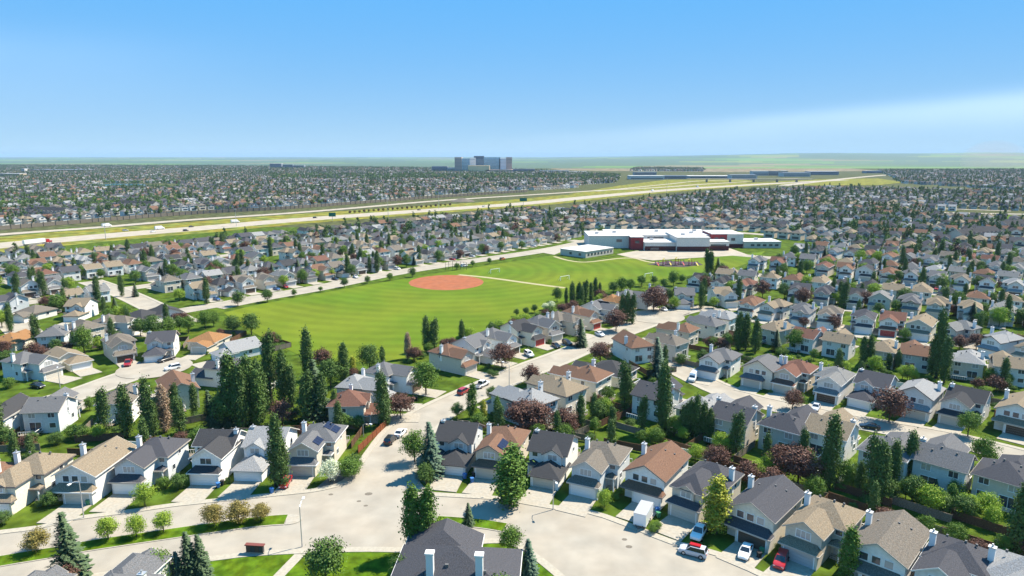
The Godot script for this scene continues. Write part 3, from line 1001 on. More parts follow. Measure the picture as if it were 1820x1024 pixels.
	row({"name": "crescent fronts", "end": "the white house", "at": "front", "yaw": [-38, -48], "drive": 5.5, "h": [[1255, 674, 0, 2, 0, -1, 0, 0], [1335, 689, 3, 2, 1, -1, 1, 1], [1389, 699, 0, 6, 3, -1, 1, 0], [1467, 716, 0, 9, 2, 1, 2, 0], [1526, 726, 2, 1, 4, -1, 0, 0], [1625, 745, 3, 3, 2, 1, 1, 1], [1690, 757, 5, 0, 2, -1, 1, 0], [1808, 775, 3, 4, 0, 1, 2, 0], [1880, 795, 0, 1, 2, -1, 0, 1]]})
	row({"name": "crescent backs", "end": "the slate gable", "at": "roof", "yaw": [140, 134], "h": [[1176, 690, 5, 1, 2, 1, 0, 0], [1256, 713, 1, 3, 2, -1, 0, 0], [1318, 728, 5, 1, 3, 1, 0, 0], [1405, 745, 0, 1, 6, -1, 0, 1], [1487, 752, 5, 4, 0, 1, 0, 0], [1587, 785, 1, 2, 2, -1, 0, 0], [1685, 806, 5, 2, 4, 1, 0, 1], [1795, 828, 1, 1, 3, -1, 0, 0]], "scale": 1.08, "shift": 0.3, "drive": 4.5})
	row({"name": "upper backs", "end": "the tan house", "at": "roof", "toward": [0.2, -1], "fence": false, "h": [[1380, 577, 1, 4, 3, 1, 0, 0], [1438, 590, 5, 6, 2, -1, 0, 0], [1494, 599, 5, 4, 2, 1, 0, 1], [1570, 612, 1, 4, 3, -1, 0, 0], [1630, 619, 5, 5, 6, 1, 0, 0], [1720, 631, 1, 3, 3, -1, 0, 0], [1795, 640, 5, 4, 2, 1, 0, 0]]})
	row({"name": "upper fronts", "end": "the brown roof", "at": "roof", "toward": [-0.2, 1], "fence": false, "h": [[1335, 531, 1, 5, 0, 1, 0, 0], [1382, 537, 0, 4, 2, -1, 0, 0], [1427, 545, 1, 2, 4, 1, 0, 1], [1478, 549, 1, 8, 0, -1, 0, 0], [1536, 556, 0, 1, 2, 1, 0, 0], [1588, 561, 5, 6, 0, -1, 3, 0], [1640, 567, 3, 4, 6, 1, 0, 0], [1710, 577, 0, 9, 3, -1, 0, 1], [1782, 595, 0, 3, 5, 1, 0, 0], [1850, 608, 1, 4, 2, -1, 0, 0]]})
	districts()
	solar()

func solar():
	# panels lie flat on a slope that falls to the house's right, a little proud of the shingles
	var sm := MB.new()
	sm.box(-0.82, 0.82, 0, 0.05, -0.5, 0.5)
	var mesh := sm.mesh()
	# [house, x of the wall under the eave, eave height, pitch, x and z of the first panel, columns, rows, whose]
	for a in [["house", 1.9, 5.45, 0.58, 1.1, 1.6, 3, 1, "lower right slope of the corner house's grey roof"], ["house", 4.0, 5.6, 0.52, 3.0, -4.4, 3, 2, "hipped end of the corner house's grey roof"], ["house_008", 1.9, 5.45, 0.58, 1.0, 1.2, 4, 1, "brown roof with two rows of front windows, bend row"], ["house_049", 4.15, 5.8, 0.6, 3.4, -3.2, 6, 2, "grey roof beside the white house, crescent fronts"]]:
		var h := get_node_or_null(a[0]) as Node3D
		if h == null:
			continue
		var o := thing("solar_array", "dark solar panels on the " + a[8], "solar panels")
		var y: float = a[2] + (a[1] - a[4]) * a[3]
		o.transform = h.transform * Transform3D(Basis(Vector3(0, 0, 1), -atan(a[3])), Vector3(a[4], y + 0.06, a[5]))
		for i in a[6]:
			for j in a[7]:
				part("panel", mesh, M.solar, o, Vector3(-j * 1.7, 0.03, i * 1.04))

func district(list: Array, poly: PackedVector2Array, o: Vector2, ang: float, seed_: int, wig := 9.0, first := 14.0):
	# lots along gently winding streets: two rows back to back in each block
	var d := Vector2(cos(ang), sin(ang))
	var s := Vector2(d.y, -d.x)
	var r := RandomNumberGenerator.new()
	r.seed = seed_
	var lo := 1e9
	var hi := -1e9
	var l0 := 1e9
	var l1 := -1e9
	for p in poly:
		var a := (p - o).dot(s)
		var b := (p - o).dot(d)
		lo = minf(lo, a)
		hi = maxf(hi, a)
		l0 = minf(l0, b)
		l1 = maxf(l1, b)
	var blk := floori(lo / 72.0)
	while blk * 72.0 < hi:
		for rw in 2:
			var t := blk * 72.0 + (first if rw == 0 else 56.0 - first)
			var b := l0 + r.randf() * 6.0
			var gap := 0.0
			while b < l1:
				b += 10.5 + r.randf_range(0, 0.9)
				gap += 10.5
				if gap > 150.0 and r.randf() < 0.14:
					b += 14.0
					gap = 0.0
				var w := wig * sin(b / 85.0 + blk * 1.3)
				var p := o + d * b + s * (t + w)
				if not Geometry2D.is_point_in_polygon(p, poly):
					continue
				var sl := wig / 85.0 * cos(b / 85.0 + blk * 1.3)
				var td := (d + s * sl).normalized()
				var f := Vector2(td.y, -td.x)
				f = -f if rw == 0 else f
				var u := px(Vector3(p.x, 3, p.y))
				if p.length() < 700.0 and crowded(p):
					continue
				if u.x < -60 or u.x > 1880 or u.y > 1100:
					continue
				list.append([p, atan2(f.x, f.y) + r.randf_range(-0.05, 0.05), blk, r.randi()])
		# its street
		var l := PackedVector2Array()
		var q := l0
		while q < l1:
			var p := o + d * q + s * (blk * 72.0 - 8.0 + wig * sin(q / 85.0 + blk * 1.3))
			if Geometry2D.is_point_in_polygon(p, poly) and p.length() < 1500.0:
				l.append(p)
			elif l.size() > 2:
				struct("street", strip(l, -5.5, 5.5, 0.041 + 0.0004 * (blk % 8)), M.asphalt)
				l = PackedVector2Array()
			q += 15.0
		if l.size() > 2:
			struct("street", strip(l, -5.5, 5.5, 0.041 + 0.0004 * (blk % 8)), M.asphalt)
		blk += 1

func crowded(p: Vector2) -> bool:
	for h in homes:
		if Vector2(h[0].x, h[0].z).distance_to(p) < 11.0:
			return true
	for q in roads_at:
		for k in q[0]:
			if k.distance_to(p) < q[1] + 9.5:
				return true
	return false

var far_lots := []
func districts():
	var lots := []
	var d1 := outline([-160, 600, -160, 478, 0, 461, 209, 444, 357, 432, 500, 419, 640, 404, 835, 386, 950, 377, 1000, 384, 1000, 430, 944, 444, 826, 460, 697, 479, 571, 502, 450, 522, 395, 542, 330, 570, 240, 582, 0, 600])
	var c0 := g(450, 524)
	var c1 := g(826, 460)
	var a1 := atan2(c1.z - c0.z, c1.x - c0.x)
	district(lots, d1, Vector2(c0.x, c0.z), a1, 1, 0.0, 12.0)
	var d2 := outline([1000, 434, 1060, 420, 1200, 416, 1330, 416, 1418, 430, 1400, 462, 1300, 488, 1225, 520, 1200, 545, 1310, 545, 1420, 550, 1540, 560, 1640, 570, 1760, 585, 1900, 610, 1900, 396, 1660, 386, 1640, 374, 1900, 376, 1900, 345, 1500, 335, 1400, 338, 1312, 343, 1202, 352, 1070, 366, 985, 382])
	var h0 := g(1427, 555)
	var h1 := g(1700, 592)
	district(lots, d2, Vector2(h0.x, h0.z - 14.0), atan2(h1.z - h0.z, h1.x - h0.x), 2, 8.0)
	var d3 := outline([-200, 420, 0, 404, 154, 391, 330, 377, 500, 368, 615, 360, 752, 350, 860, 342, 1010, 335, 1090, 325, 1100, 313, 980, 306, 930, 303, 700, 299, 300, 295, -200, 294])
	var f0 := g(0, 404)
	var f1 := g(500, 368)
	var lake := outline([160, 336, 180, 325, 320, 326, 325, 337])
	district(far_lots, d3, Vector2(f0.x, f0.z), atan2(f1.z - f0.z, f1.x - f0.x), 3, 10.0)
	var d4 := outline([1600, 326, 1900, 344, 1900, 302, 1560, 304, 1590, 316])
	district(far_lots, d4, Vector2(h0.x, h0.z), 0.2, 4, 10.0)
	var d5 := outline([1120, 304, 1250, 305, 1250, 300, 1130, 299])
	district(far_lots, d5, Vector2(h0.x, h0.z), 0.4, 5, 6.0)
	far_lots = far_lots.filter(func(a): return not Geometry2D.is_point_in_polygon(a[0], lake))
	lots.sort_custom(func(a, b): return a[0].length() < b[0].length())
	var keep := mini(lots.size(), 300 - homes.size())
	var r := RandomNumberGenerator.new()
	var count := {}
	var fo := g(826, 460)
	for i in keep:
		var a: Array = lots[i]
		r.seed = a[3]
		var at := Vector3(a[0].x, 0, a[0].y)
		var st: int = [0, 1, 2, 3, 5, 0, 1, 5][r.randi() % 8]
		var m := -1 if r.randf() < 0.5 else 1
		var roof: int = [0, 1, 1, 2, 2, 3, 4, 4, 5, 8, 8, 9, 0, 6][r.randi() % 14]
		var wall: int = [0, 0, 1, 2, 2, 3, 3, 4, 5, 6][r.randi() % 10]
		var where := "streets toward the freeway" if at.x < fo.x + 70.0 else "streets beyond upper crescent"
		if at.x < fo.x + 70.0 and a[2] == 0:
			where = "ball field road row"
		elif at.x >= fo.x + 70.0 and at.x < 190.0:
			where = "streets behind the school"
		var vr := r.randi() % 2
		var door: int = [0, 1, 1, 2, 4][r.randi() % 5]
		var form: String = ["gabled", "hipped", "garage-fronted", "long-gabled", "", "side-gabled"][st]
		var label := "%s-roofed %s %s house with %s garage door, %s" % [RN[roof], WN[wall], form, ["white", "beige", "brown", "red", "grey"][door], where]
		put_house(at, a[1], st, m, vr, roof, wall, door, label, "%s-roofed %s %s house, %s" % [RN[roof], WN[wall], form, where], "houses of the " + where)
		var f := Vector3(sin(a[1]), 0, cos(a[1]))
		homes[homes.size() - 1].append_array([null, at + f * 10.4 + Vector3(f.z, 0, -f.x) * (1.05 * m + 1.2), a[1]])
		driveway(at + f * 7.4 + Vector3(f.z, 0, -f.x) * 1.05 * m, f, 6.0)
	for i in range(keep, lots.size()):
		far_lots.append(lots[i])
	far_houses()

func far_houses():
	# past the nearest three hundred: the same kinds of house, told apart no more
	var root := Node3D.new()
	root.name = "distant_houses"
	root.set_meta("kind", "stuff")
	root.set_meta("label", "mass of small distant houses on both sides of the freeway")
	add_child(root)
	var combos := [[0, 0, 2], [1, 1, 3], [0, 2, 0], [2, 4, 3], [1, 5, 3], [0, 8, 2], [2, 9, 4], [1, 3, 2], [0, 8, 3], [2, 0, 6], [1, 1, 7], [0, 1, 4]]
	var sets := []
	for c in combos:
		sets.append([])
	for a in far_lots:
		sets[absi(a[3]) % combos.size()].append(a)
	for k in combos.size():
		if sets[k].size() == 0:
			continue
		var c: Array = combos[k]
		var me := far_mesh(c[0])
		me.surface_set_material(0, WALL[c[2]])
		me.surface_set_material(1, ROOF[c[1]])
		me.surface_set_material(2, M.pane)
		var mm := MultiMesh.new()
		mm.transform_format = MultiMesh.TRANSFORM_3D
		mm.mesh = me
		mm.instance_count = sets[k].size()
		for i in sets[k].size():
			var a: Array = sets[k][i]
			var b := Basis(Vector3.UP, a[1]).scaled(Vector3.ONE * (0.92 + 0.0016 * (absi(a[3]) % 100)))
			mm.set_instance_transform(i, Transform3D(b, Vector3(a[0].x, 0, a[0].y)))
		var o := MultiMeshInstance3D.new()
		o.name = "house_mass_%03d" % k if k > 0 else "house_mass"
		o.multimesh = mm
		root.add_child(o)

func far_mesh(st: int) -> ArrayMesh:
	var wl := MB.new()
	var rf := MB.new()
	var pn := MB.new()
	var fa := MB.new()
	wl.box(-4, 4, -0.1, 5.6, -7, 1.2)
	hip(rf, fa, wl, -4, 4, -7, 1.2, 5.6, 0.55, "x", st != 1, st != 1)
	wl.box(-1.9, 4, -0.1, 5.4, 1.2, 6)
	hip(rf, fa, wl, -1.9, 4, -3, 6, 5.4, 0.6, "z", true, st == 2)
	wl.box(-1.9, 4, -0.1, 2.7, 6, 7.4)
	skirt(rf, fa, -1.9, 4, 6, 7.9, 3.7, 2.75)
	pn.box(0, 2.2, 3.9, 5.1, 6, 6.04)
	pn.box(-3.4, -2.2, 3.9, 5.1, 1.2, 1.24)
	pn.box(-3, -1.4, 3.9, 5.0, -7.04, -7)
	pn.box(1, 2.6, 3.9, 5.0, -7.04, -7)
	pn.box(-2.6, 2.6, 0.8, 2.6, -7.04, -7)
	pn.box(4, 4.04, 3.7, 4.7, -4, -2.8)
	var m := ArrayMesh.new()
	wl.add_to(m)
	rf.add_to(m)
	pn.add_to(m)
	return m

# ------------------------------------------------------------------ trees
class Leaves:
	var v := PackedVector3Array()
	var n := PackedVector3Array()
	var c := PackedColorArray()
	var r := RandomNumberGenerator.new()
	func leaf(p: Vector3, out: Vector3, s: float, tone: float):
		var a := Vector3(r.randfn(), r.randfn(), r.randfn()).normalized()
		var nn := (out * 0.9 + a * 0.75).normalized()
		var t := nn.cross(Vector3(r.randfn(), r.randfn(), r.randfn())).normalized()
		var b := nn.cross(t)
		var k := s * r.randf_range(0.7, 1.3)
		quad(p, nn, t * k, b * k * 0.72, tone)
	func quad(p: Vector3, nn: Vector3, t: Vector3, b: Vector3, tone: float):
		if t.cross(b).dot(nn) < 0:
			b = -b
		var q := [p - t, p - b * 0.9 + t * 0.1, p + t, p + b]
		v.append_array([q[0], q[2], q[1], q[0], q[3], q[2]])
		var col := Color(tone * r.randf_range(0.93, 1.07), tone, tone * r.randf_range(0.9, 1.1))
		for i in 6:
			n.append(nn)
			c.append(col)
	func mesh() -> ArrayMesh:
		var a := []
		a.resize(Mesh.ARRAY_MAX)
		a[Mesh.ARRAY_VERTEX] = v
		a[Mesh.ARRAY_NORMAL] = n
		a[Mesh.ARRAY_COLOR] = c
		var m := ArrayMesh.new()
		m.add_surface_from_arrays(Mesh.PRIMITIVE_TRIANGLES, a)
		return m

func crown(kind: String, k: int, fine := true) -> ArrayMesh:
	# every crown is 10 m high; the tree's scale sets its size
	var key := "%s%d%s" % [kind, k, fine]
	if crowns.has(key):
		return crowns[key]
	var L := Leaves.new()
	L.r.seed = (kind + str(k)).hash()
	var r := L.r
	if kind == "poplar":
		var lobes := []
		var stems := 1 + k % 3
		for s in stems:
			lobes.append([Vector2(r.randf_range(-0.45, 0.45), r.randf_range(-0.45, 0.45)) if stems > 1 else Vector2.ZERO, r.randf_range(0.8, 1.0) if s > 0 else 1.0])
		var nc := 120 if fine else 28
		for i in nc:
			var lb: Array = lobes[i % stems]
			var t := pow(r.randf(), 0.85)
			var y: float = (0.6 + 9.1 * t) * lb[1]
			var rad := 1.42 * pow(sin(PI * clampf(0.1 + 0.9 * pow(t, 0.9), 0, 1)), 0.6) * (0.85 if stems > 1 else 1.0) * r.randf_range(0.55, 1.12)
			var an := r.randf() * TAU
			var c := Vector3(cos(an) * rad * 0.72 + lb[0].x, y, sin(an) * rad * 0.72 + lb[0].y)
			var tone := r.randf_range(0.9, 1.12)
			for j in (38 if fine else 11):
				var o := Vector3(r.randfn(0, 0.3), r.randfn(0, 0.5), r.randfn(0, 0.3))
				var out := (Vector3(cos(an), 0.25, sin(an)) + o).normalized()
				L.leaf(c + o, out, 0.155 if fine else 0.36, tone * r.randf_range(0.92, 1.08))
	elif kind == "spruce":
		var ly := 24 if fine else 11
		for i in ly:
			var t := float(i) / ly
			var y := 0.5 + 9.3 * t
			var rad := 2.35 * pow(1.0 - t, 0.85) + 0.12
			var nb := int((16 if fine else 8) * (1.0 - t * 0.55))
			for q in nb:
				var an := TAU * (q + r.randf()) / nb
				var reach := rad * r.randf_range(0.72, 1.1)
				var tone := r.randf_range(0.9, 1.12)
				var m := int(reach * (9.0 if fine else 3.5)) + 2
				for j in m:
					var a := (j + 0.6) / m
					var d := Vector3(cos(an), 0, sin(an))
					var p := d * reach * a + Vector3(0, y - reach * a * 0.34 + 0.12 * a * a * reach, 0)
					var sd := Vector3(-d.z, 0, d.x)
					for w in (2 if fine else 1):
						var jit := Vector3(r.randfn(0, 0.07), r.randfn(0, 0.06), r.randfn(0, 0.07))
						L.quad(p + jit, (Vector3(0, 0.8, 0) + d * 0.6 + jit * 3.0).normalized(), (d * 0.85 + sd * r.randf_range(-0.6, 0.6)) * (0.24 if fine else 0.5), sd * (0.12 if fine else 0.3) + Vector3(0, -0.06, 0), tone * r.randf_range(0.92, 1.08))
	else:
		# round or spreading: clumps through an uneven egg
		var wide := 4.0 if kind == "round" else 4.6
		var low := 1.3 if kind == "round" else 0.2
		var mid := (10.0 + low) / 2.0
		var hh := (10.0 - low) / 2.0
		var nc := 110 if fine else 28
		for i in nc:
			var dd := Vector3(r.randfn(), r.randfn(), r.randfn()).normalized()
			var f := pow(r.randf(), 0.45) * r.randf_range(0.72, 1.05)
			var taper := 1.0 - 0.25 * maxf(0.0, dd.y)
			var c := Vector3(dd.x * wide * f * taper, mid + dd.y * hh * f * 0.9, dd.z * wide * f * taper)
			var tone := r.randf_range(0.9, 1.12)
			for j in (44 if fine else 12):
				var o := Vector3(r.randfn(0, 0.58), r.randfn(0, 0.42), r.randfn(0, 0.58))
				L.leaf(c + o, (dd + o * 0.9 + Vector3(0, 0.3, 0)).normalized(), 0.21 if fine else 0.52, tone * r.randf_range(0.92, 1.08))
	crowns[key] = L.mesh()
	return crowns[key]

func trunk_mesh(kind: String) -> ArrayMesh:
	if crowns.has("trunk" + kind):
		return crowns["trunk" + kind]
	var b := MB.new()
	b.cyl(Vector3(0, -0.1, 0), Vector3(0.05, 3.6, 0), 0.22, 0.15, 8)
	b.cyl(Vector3(0.05, 3.6, 0), Vector3(0, 8.2, 0.05), 0.15, 0.03, 7)
	if kind == "round":
		for k in 5:
			var a := TAU * k / 5.0 + 0.4
			b.cyl(Vector3(0, 2.4 + 0.4 * k, 0), Vector3(cos(a) * 1.9, 5.0 + 0.5 * k, sin(a) * 1.9), 0.1, 0.03, 6)
	crowns["trunk" + kind] = b.mesh()
	return crowns["trunk" + kind]

# code: [shape, material, name, words, spread]
const KIND := {
	"P": ["poplar", "poplar", "columnar_poplar", "dark columnar poplar", 1.0],
	"p": ["poplar", "poplar2", "columnar_poplar", "fresh green columnar poplar", 1.15],
	"Q": ["poplar", "leaf2", "broad_poplar", "broad dark green poplar", 1.02],
	"q": ["poplar", "poplar2", "broad_poplar", "broad fresh green pyramidal tree", 2.0],
	"S": ["spruce", "spruce", "spruce_tree", "dark conical spruce", 1.15],
	"B": ["spruce", "blue_spruce", "spruce_tree", "blue-green spruce", 1.2],
	"D": ["round", "leaf", "leafy_tree", "green spreading leafy tree", 1.0],
	"d": ["round", "leaf2", "leafy_tree", "dark green leafy tree", 1.0],
	"R": ["round", "purple", "purple_leaf_tree", "purple-leaved ornamental tree", 1.25],
	"Y": ["round", "lime", "young_tree", "young lime-green tree", 1.05],
	"Z": ["round", "bronze", "young_tree", "young bronze-leaved tree", 1.3],
	"F": ["round", "blossom", "flowering_tree", "white-flowering small tree", 1.15],
	"W": ["poplar", "yellow", "birch_tree", "yellowish drooping birch", 1.7],
	"y": ["poplar", "yellow", "golden_poplar", "golden-leaved columnar tree", 1.3],
	"N": ["poplar", "bare", "thin_tree", "sparse brownish half-bare tree", 1.0],
	"H": ["bush", "leaf2", "shrub", "dense rounded shrub", 1.25],
	"h": ["bush", "leaf", "shrub", "bright green rounded shrub", 1.25],
}
var tree_n := 0
func tree(code: String, at: Vector3, hgt: float, where := "", wide := 1.0):
	var k: Array = KIND[code]
	if where == "":
		var best := 1e9
		for h in homes:
			var q: float = h[0].distance_squared_to(at)
			if q < best:
				best = q
				where = h[1]
		where = ("near the " if where.contains(" from ") else "beside the ") + where
	var size := "tall " if hgt > 11.0 else "small " if hgt < 5.0 else ""
	if k[3].begins_with("young") or k[0] == "bush":
		size = ""
	var o := thing(k[2], "%s%s %s" % [size, k[3], where], "shrub" if k[0] == "bush" else "tree", at, rng.randf() * TAU, k[2].replace("_", " ") + "s of the suburb")
	var s := hgt / 10.0
	var w: float = s * k[4] * wide
	if k[0] == "poplar":
		w = clampf(w, 0.75, 1.35) * wide if code in ["P", "p"] else w
	tree_n += 1
	var c := part("crown", crown(k[0], tree_n % 5), M[k[1]], o)
	c.scale = Vector3(w, s, w)
	if k[0] != "bush":
		var t := part("trunk", trunk_mesh(k[0]), M.bark, o)
		t.scale = Vector3(s, s, s)

func make_trees():
	var med := "on the grassy median of the boulevard"
	for a in [["Z", 65, 981, 938], ["Y", 193, 960, 917], ["Y", 243, 955, 913], ["Y", 291, 946, 906], ["Z", 381, 935, 894], ["Z", 425, 931, 889], ["Z", 463, 927, 894], ["S", 832, 934, 892]]:
		var b := g(a[1], a[2])
		tree(a[0], b, height_of(b, a[3]), med)
	var list := [["S", 123, 1036, 905], ["Y", 258, 901, 857], ["h", 291, 868, 845], ["H", 319, 868, 839], ["H", 91, 900, 870], ["H", 4, 933, 906], ["S", 356, 1030, 947], ["S", 336, 1034, 942], ["B", 316, 1040, 978], ["D", 285, 1045, 975], ["d", 580, 1040, 950], ["p", 735, 985, 865], ["p", 754, 988, 868], ["D", 907, 985, 933], ["B", 938, 1022, 955], ["B", 763, 846, 746], ["D", 737, 822, 762], ["d", 757, 862, 820], ["q", 908, 897, 798], ["Y", 1074, 902, 868], ["W", 1273, 948, 850], ["p", 1505, 1034, 938], ["P", 490, 864, 739], ["P", 503, 868, 775], ["F", 587, 857, 815], ["h", 621, 850, 810], ["H", 627, 838, 806], ["R", 112, 1060, 1005],
		["P", 187, 770, 691], ["P", 226, 778, 686], ["P", 264, 776, 674], ["P", 274, 778, 712], ["N", 292, 768, 684], ["P", 320, 778, 704], ["S", 373, 766, 690], ["S", 400, 758, 686], ["Q", 412, 755, 629], ["Q", 446, 752, 633], ["Q", 430, 758, 655], ["Q", 460, 756, 660], ["d", 398, 760, 690], ["P", 432, 762, 650], ["P", 466, 748, 640], ["P", 482, 718, 591], ["P", 505, 720, 624], ["P", 520, 722, 650], ["P", 547, 676, 584], ["S", 560, 748, 634], ["P", 548, 754, 662], ["P", 573, 750, 665], ["P", 596, 750, 694], ["R", 502, 756, 709], ["R", 572, 654, 616], ["d", 588, 690, 634], ["P", 612, 684, 611], ["y", 628, 671, 634], ["d", 657, 660, 609], ["P", 679, 648, 616], ["P", 680, 758, 660], ["P", 686, 756, 690], ["R", 712, 744, 694], ["D", 757, 702, 639], ["P", 760, 625, 564], ["P", 772, 625, 567], ["N", 725, 638, 592], ["R", 735, 640, 618],
		["d", 447, 595, 554], ["d", 415, 594, 557], ["d", 272, 602, 557], ["D", 300, 598, 562], ["D", 335, 592, 558], ["D", 365, 585, 550], ["d", 250, 598, 562], ["P", 66, 618, 559], ["D", 150, 628, 577], ["P", 20, 590, 540], ["P", 229, 584, 550], ["S", 205, 558, 527], ["D", 104, 556, 520], ["P", 186, 560, 528], ["D", 180, 555, 536], ["R", 10, 630, 604], ["h", 16, 690, 668], ["P", -4, 790, 700], ["D", 160, 730, 704], ["h", 130, 780, 752], ["h", 148, 782, 756], ["H", 100, 790, 765],
		["R", 892, 654, 607], ["R", 944, 684, 646], ["R", 1067, 646, 604], ["R", 1095, 589, 547], ["S", 1031, 616, 564], ["P", 1110, 732, 642], ["D", 1110, 607, 584], ["d", 875, 714, 684], ["d", 812, 744, 714], ["p", 840, 744, 684], ["y", 859, 748, 711], ["p", 884, 752, 706], ["R", 930, 770, 704], ["R", 955, 772, 710], ["R", 1000, 770, 721], ["D", 1080, 716, 684], ["D", 1057, 770, 741], ["H", 872, 668, 655], ["H", 880, 671, 658], ["R", 1062, 720, 700], ["P", 1088, 760, 722],
		["d", 990, 536, 509], ["P", 1006, 542, 512], ["P", 1017, 545, 502], ["P", 1028, 543, 503], ["P", 1040, 542, 498], ["P", 1050, 537, 503], ["P", 1058, 531, 494], ["P", 1066, 531, 503], ["D", 1105, 518, 490], ["D", 1120, 517, 494], ["D", 1197, 508, 480], ["d", 1230, 515, 487], ["d", 1254, 515, 484], ["P", 1256, 488, 443], ["P", 1263, 489, 446], ["S", 1275, 490, 457], ["D", 1140, 509, 487], ["d", 1162, 506, 489], ["D", 1212, 503, 486], ["d", 1238, 507, 488], ["D", 1275, 502, 484], ["d", 1090, 522, 498], ["D", 1180, 512, 494], ["D", 1300, 498, 480], ["D", 380, 580, 552], ["d", 320, 588, 560], ["F", 969, 551, 537], ["d", 950, 556, 540], ["F", 980, 549, 534], ["d", 935, 560, 545], ["d", 918, 562, 548], ["P", 1105, 575, 524], ["P", 1114, 575, 520], ["P", 1124, 576, 524], ["R", 1161, 554, 506], ["R", 1172, 552, 520],
		["B", 1165, 674, 596], ["P", 1176, 770, 646], ["P", 1183, 772, 656], ["P", 1216, 778, 716], ["P", 1226, 778, 712], ["P", 1236, 780, 704], ["P", 1250, 780, 716], ["P", 1260, 782, 726], ["P", 1308, 812, 732], ["P", 1296, 806, 775], ["P", 1361, 830, 771], ["D", 1385, 840, 815], ["H", 1210, 648, 626], ["R", 1262, 622, 596], ["P", 1312, 622, 556], ["P", 1325, 622, 558], ["P", 1342, 628, 569], ["S", 1379, 624, 584], ["D", 1412, 624, 582], ["R", 1408, 728, 691], ["D", 1425, 724, 700], ["D", 1198, 775, 736], ["D", 1165, 792, 756], ["D", 1140, 790, 762],
		["P", 1532, 653, 599], ["P", 1544, 653, 596], ["P", 1595, 658, 624], ["P", 1578, 656, 628], ["P", 1664, 672, 551], ["P", 1656, 668, 600], ["P", 1678, 680, 600], ["D", 1607, 606, 581], ["R", 1482, 585, 556], ["R", 1428, 582, 562], ["R", 1580, 750, 686], ["D", 1720, 776, 726], ["D", 1746, 828, 774], ["h", 1712, 752, 728], ["R", 1735, 622, 591], ["R", 1705, 622, 594], ["R", 1752, 560, 540], ["R", 1690, 560, 540], ["D", 1758, 680, 650], ["D", 1790, 686, 662],
		["P", 1473, 866, 739], ["P", 1463, 864, 790], ["P", 1438, 862, 806], ["R", 1418, 860, 788], ["P", 1550, 892, 774], ["P", 1562, 892, 790], ["P", 1587, 868, 785], ["P", 1614, 856, 768], ["d", 1582, 892, 850], ["d", 1620, 895, 841], ["D", 1699, 886, 847], ["S", 1661, 882, 850], ["d", 1678, 918, 880], ["P", 1800, 990, 856], ["P", 1812, 988, 880], ["Y", 1763, 938, 897], ["h", 1520, 870, 848], ["h", 1496, 872, 852], ["D", 1640, 905, 872], ["H", 1540, 902, 880], ["p", 1690, 905, 862], ["h", 1160, 947, 930], ["h", 1168, 942, 925]]
	for a in list:
		var b := g(a[1], a[2])
		tree(a[0], b, height_of(b, a[3]))
	# street trees beside the ball field
	for a in [["d", 423, 544, 514], ["d", 475, 537, 512], ["D", 523, 527, 513], ["D", 570, 519, 508], ["d", 612, 511, 492], ["d", 653, 504, 489], ["D", 693, 499, 484], ["d", 733, 493, 474], ["D", 812, 480, 466], ["D", 840, 474, 462], ["D", 870, 469, 457]]:
		var b := g(a[1], a[2])
		tree(a[0], b, height_of(b, a[3]), "along the ball field road")
	# yards farther out: a tree or two behind most houses
	var far := {"P": [], "S": [], "D": [], "R": []}
	var r := RandomNumberGenerator.new()
	r.seed = 99
	var n := 0
	for h in homes:
		var p: Vector3 = h[0]
		if h.size() == 3:
			# shrubs and small trees along the back fence and beside the house
			var f: Vector3 = h[2]
			var rt := Vector3(f.z, 0, -f.x)
			for k in r.randi_range(3, 5):
				var at := p - f * r.randf_range(13.0, 17.5) + rt * r.randf_range(-4.8, 4.8)
				var code: String = ["H", "h", "D", "d", "H", "Y", "h", "P", "R"][r.randi() % 9]
				tree(code, at, r.randf_range(1.4, 2.6) if code in ["H", "h"] else r.randf_range(3.5, 6.5) if code != "P" else r.randf_range(7, 10))
			if r.randf() < 0.7:
				tree("H" if r.randf() < 0.5 else "h", p + f * r.randf_range(4.0, 9.0) + rt * (5.0 if r.randf() < 0.5 else -5.0), r.randf_range(0.9, 1.7))
			continue
		for k in (3 if r.randf() < 0.5 else 2):
			var code: String = ["P", "P", "D", "S", "D", "d", "R", "D", "Y", "d"][r.randi() % 10]
			var at := p + Vector3(r.randf_range(-9, 9), 0, r.randf_range(-16, 16))
			if absf(at.x - p.x) < 5.5 and absf(at.z - p.z) < 9.0:
				at.x = p.x + 6.0 * signf(at.x - p.x)
			if bad_spot(at):
				continue
			tree(code, at, r.randf_range(9, 13) if code == "P" else r.randf_range(5.5, 9))
			n += 1
	var thick := FastNoiseLite.new()
	thick.seed = 8
	thick.frequency = 0.006
	for a in far_lots:
		r.seed = a[3] + 5
		for k in clampi(roundi(3.5 + 6.0 * thick.get_noise_2d(a[0].x, a[0].y)), 1, 6):
			var code: String = ["P", "D", "S", "D", "D", "R", "D", "P"][r.randi() % 8]
			var at := Vector3(a[0].x + r.randf_range(-10, 10), 0, a[0].y + r.randf_range(-16, 16))
			if bad_spot(at):
				continue
			far[code].append([at, r.randf_range(9, 13) if code == "P" else r.randf_range(5, 9), r.randf() * TAU, r.randf_range(0.8, 1.2)])
	# the wooded belt before the hospital
	for k in 1300:
		var p := g(r.randf_range(480, 1100), r.randf_range(312, 321))
		far[["D", "D", "S", "P"][r.randi() % 4]].append([p, r.randf_range(8, 14), r.randf() * TAU, r.randf_range(0.9, 1.5)])
	for k in 260:
		var p := g(r.randf_range(0, 330), r.randf_range(355, 372))
		far[["D", "D", "S"][r.randi() % 3]].append([p, r.randf_range(6, 11), r.randf() * TAU, r.randf_range(0.9, 1.4)])
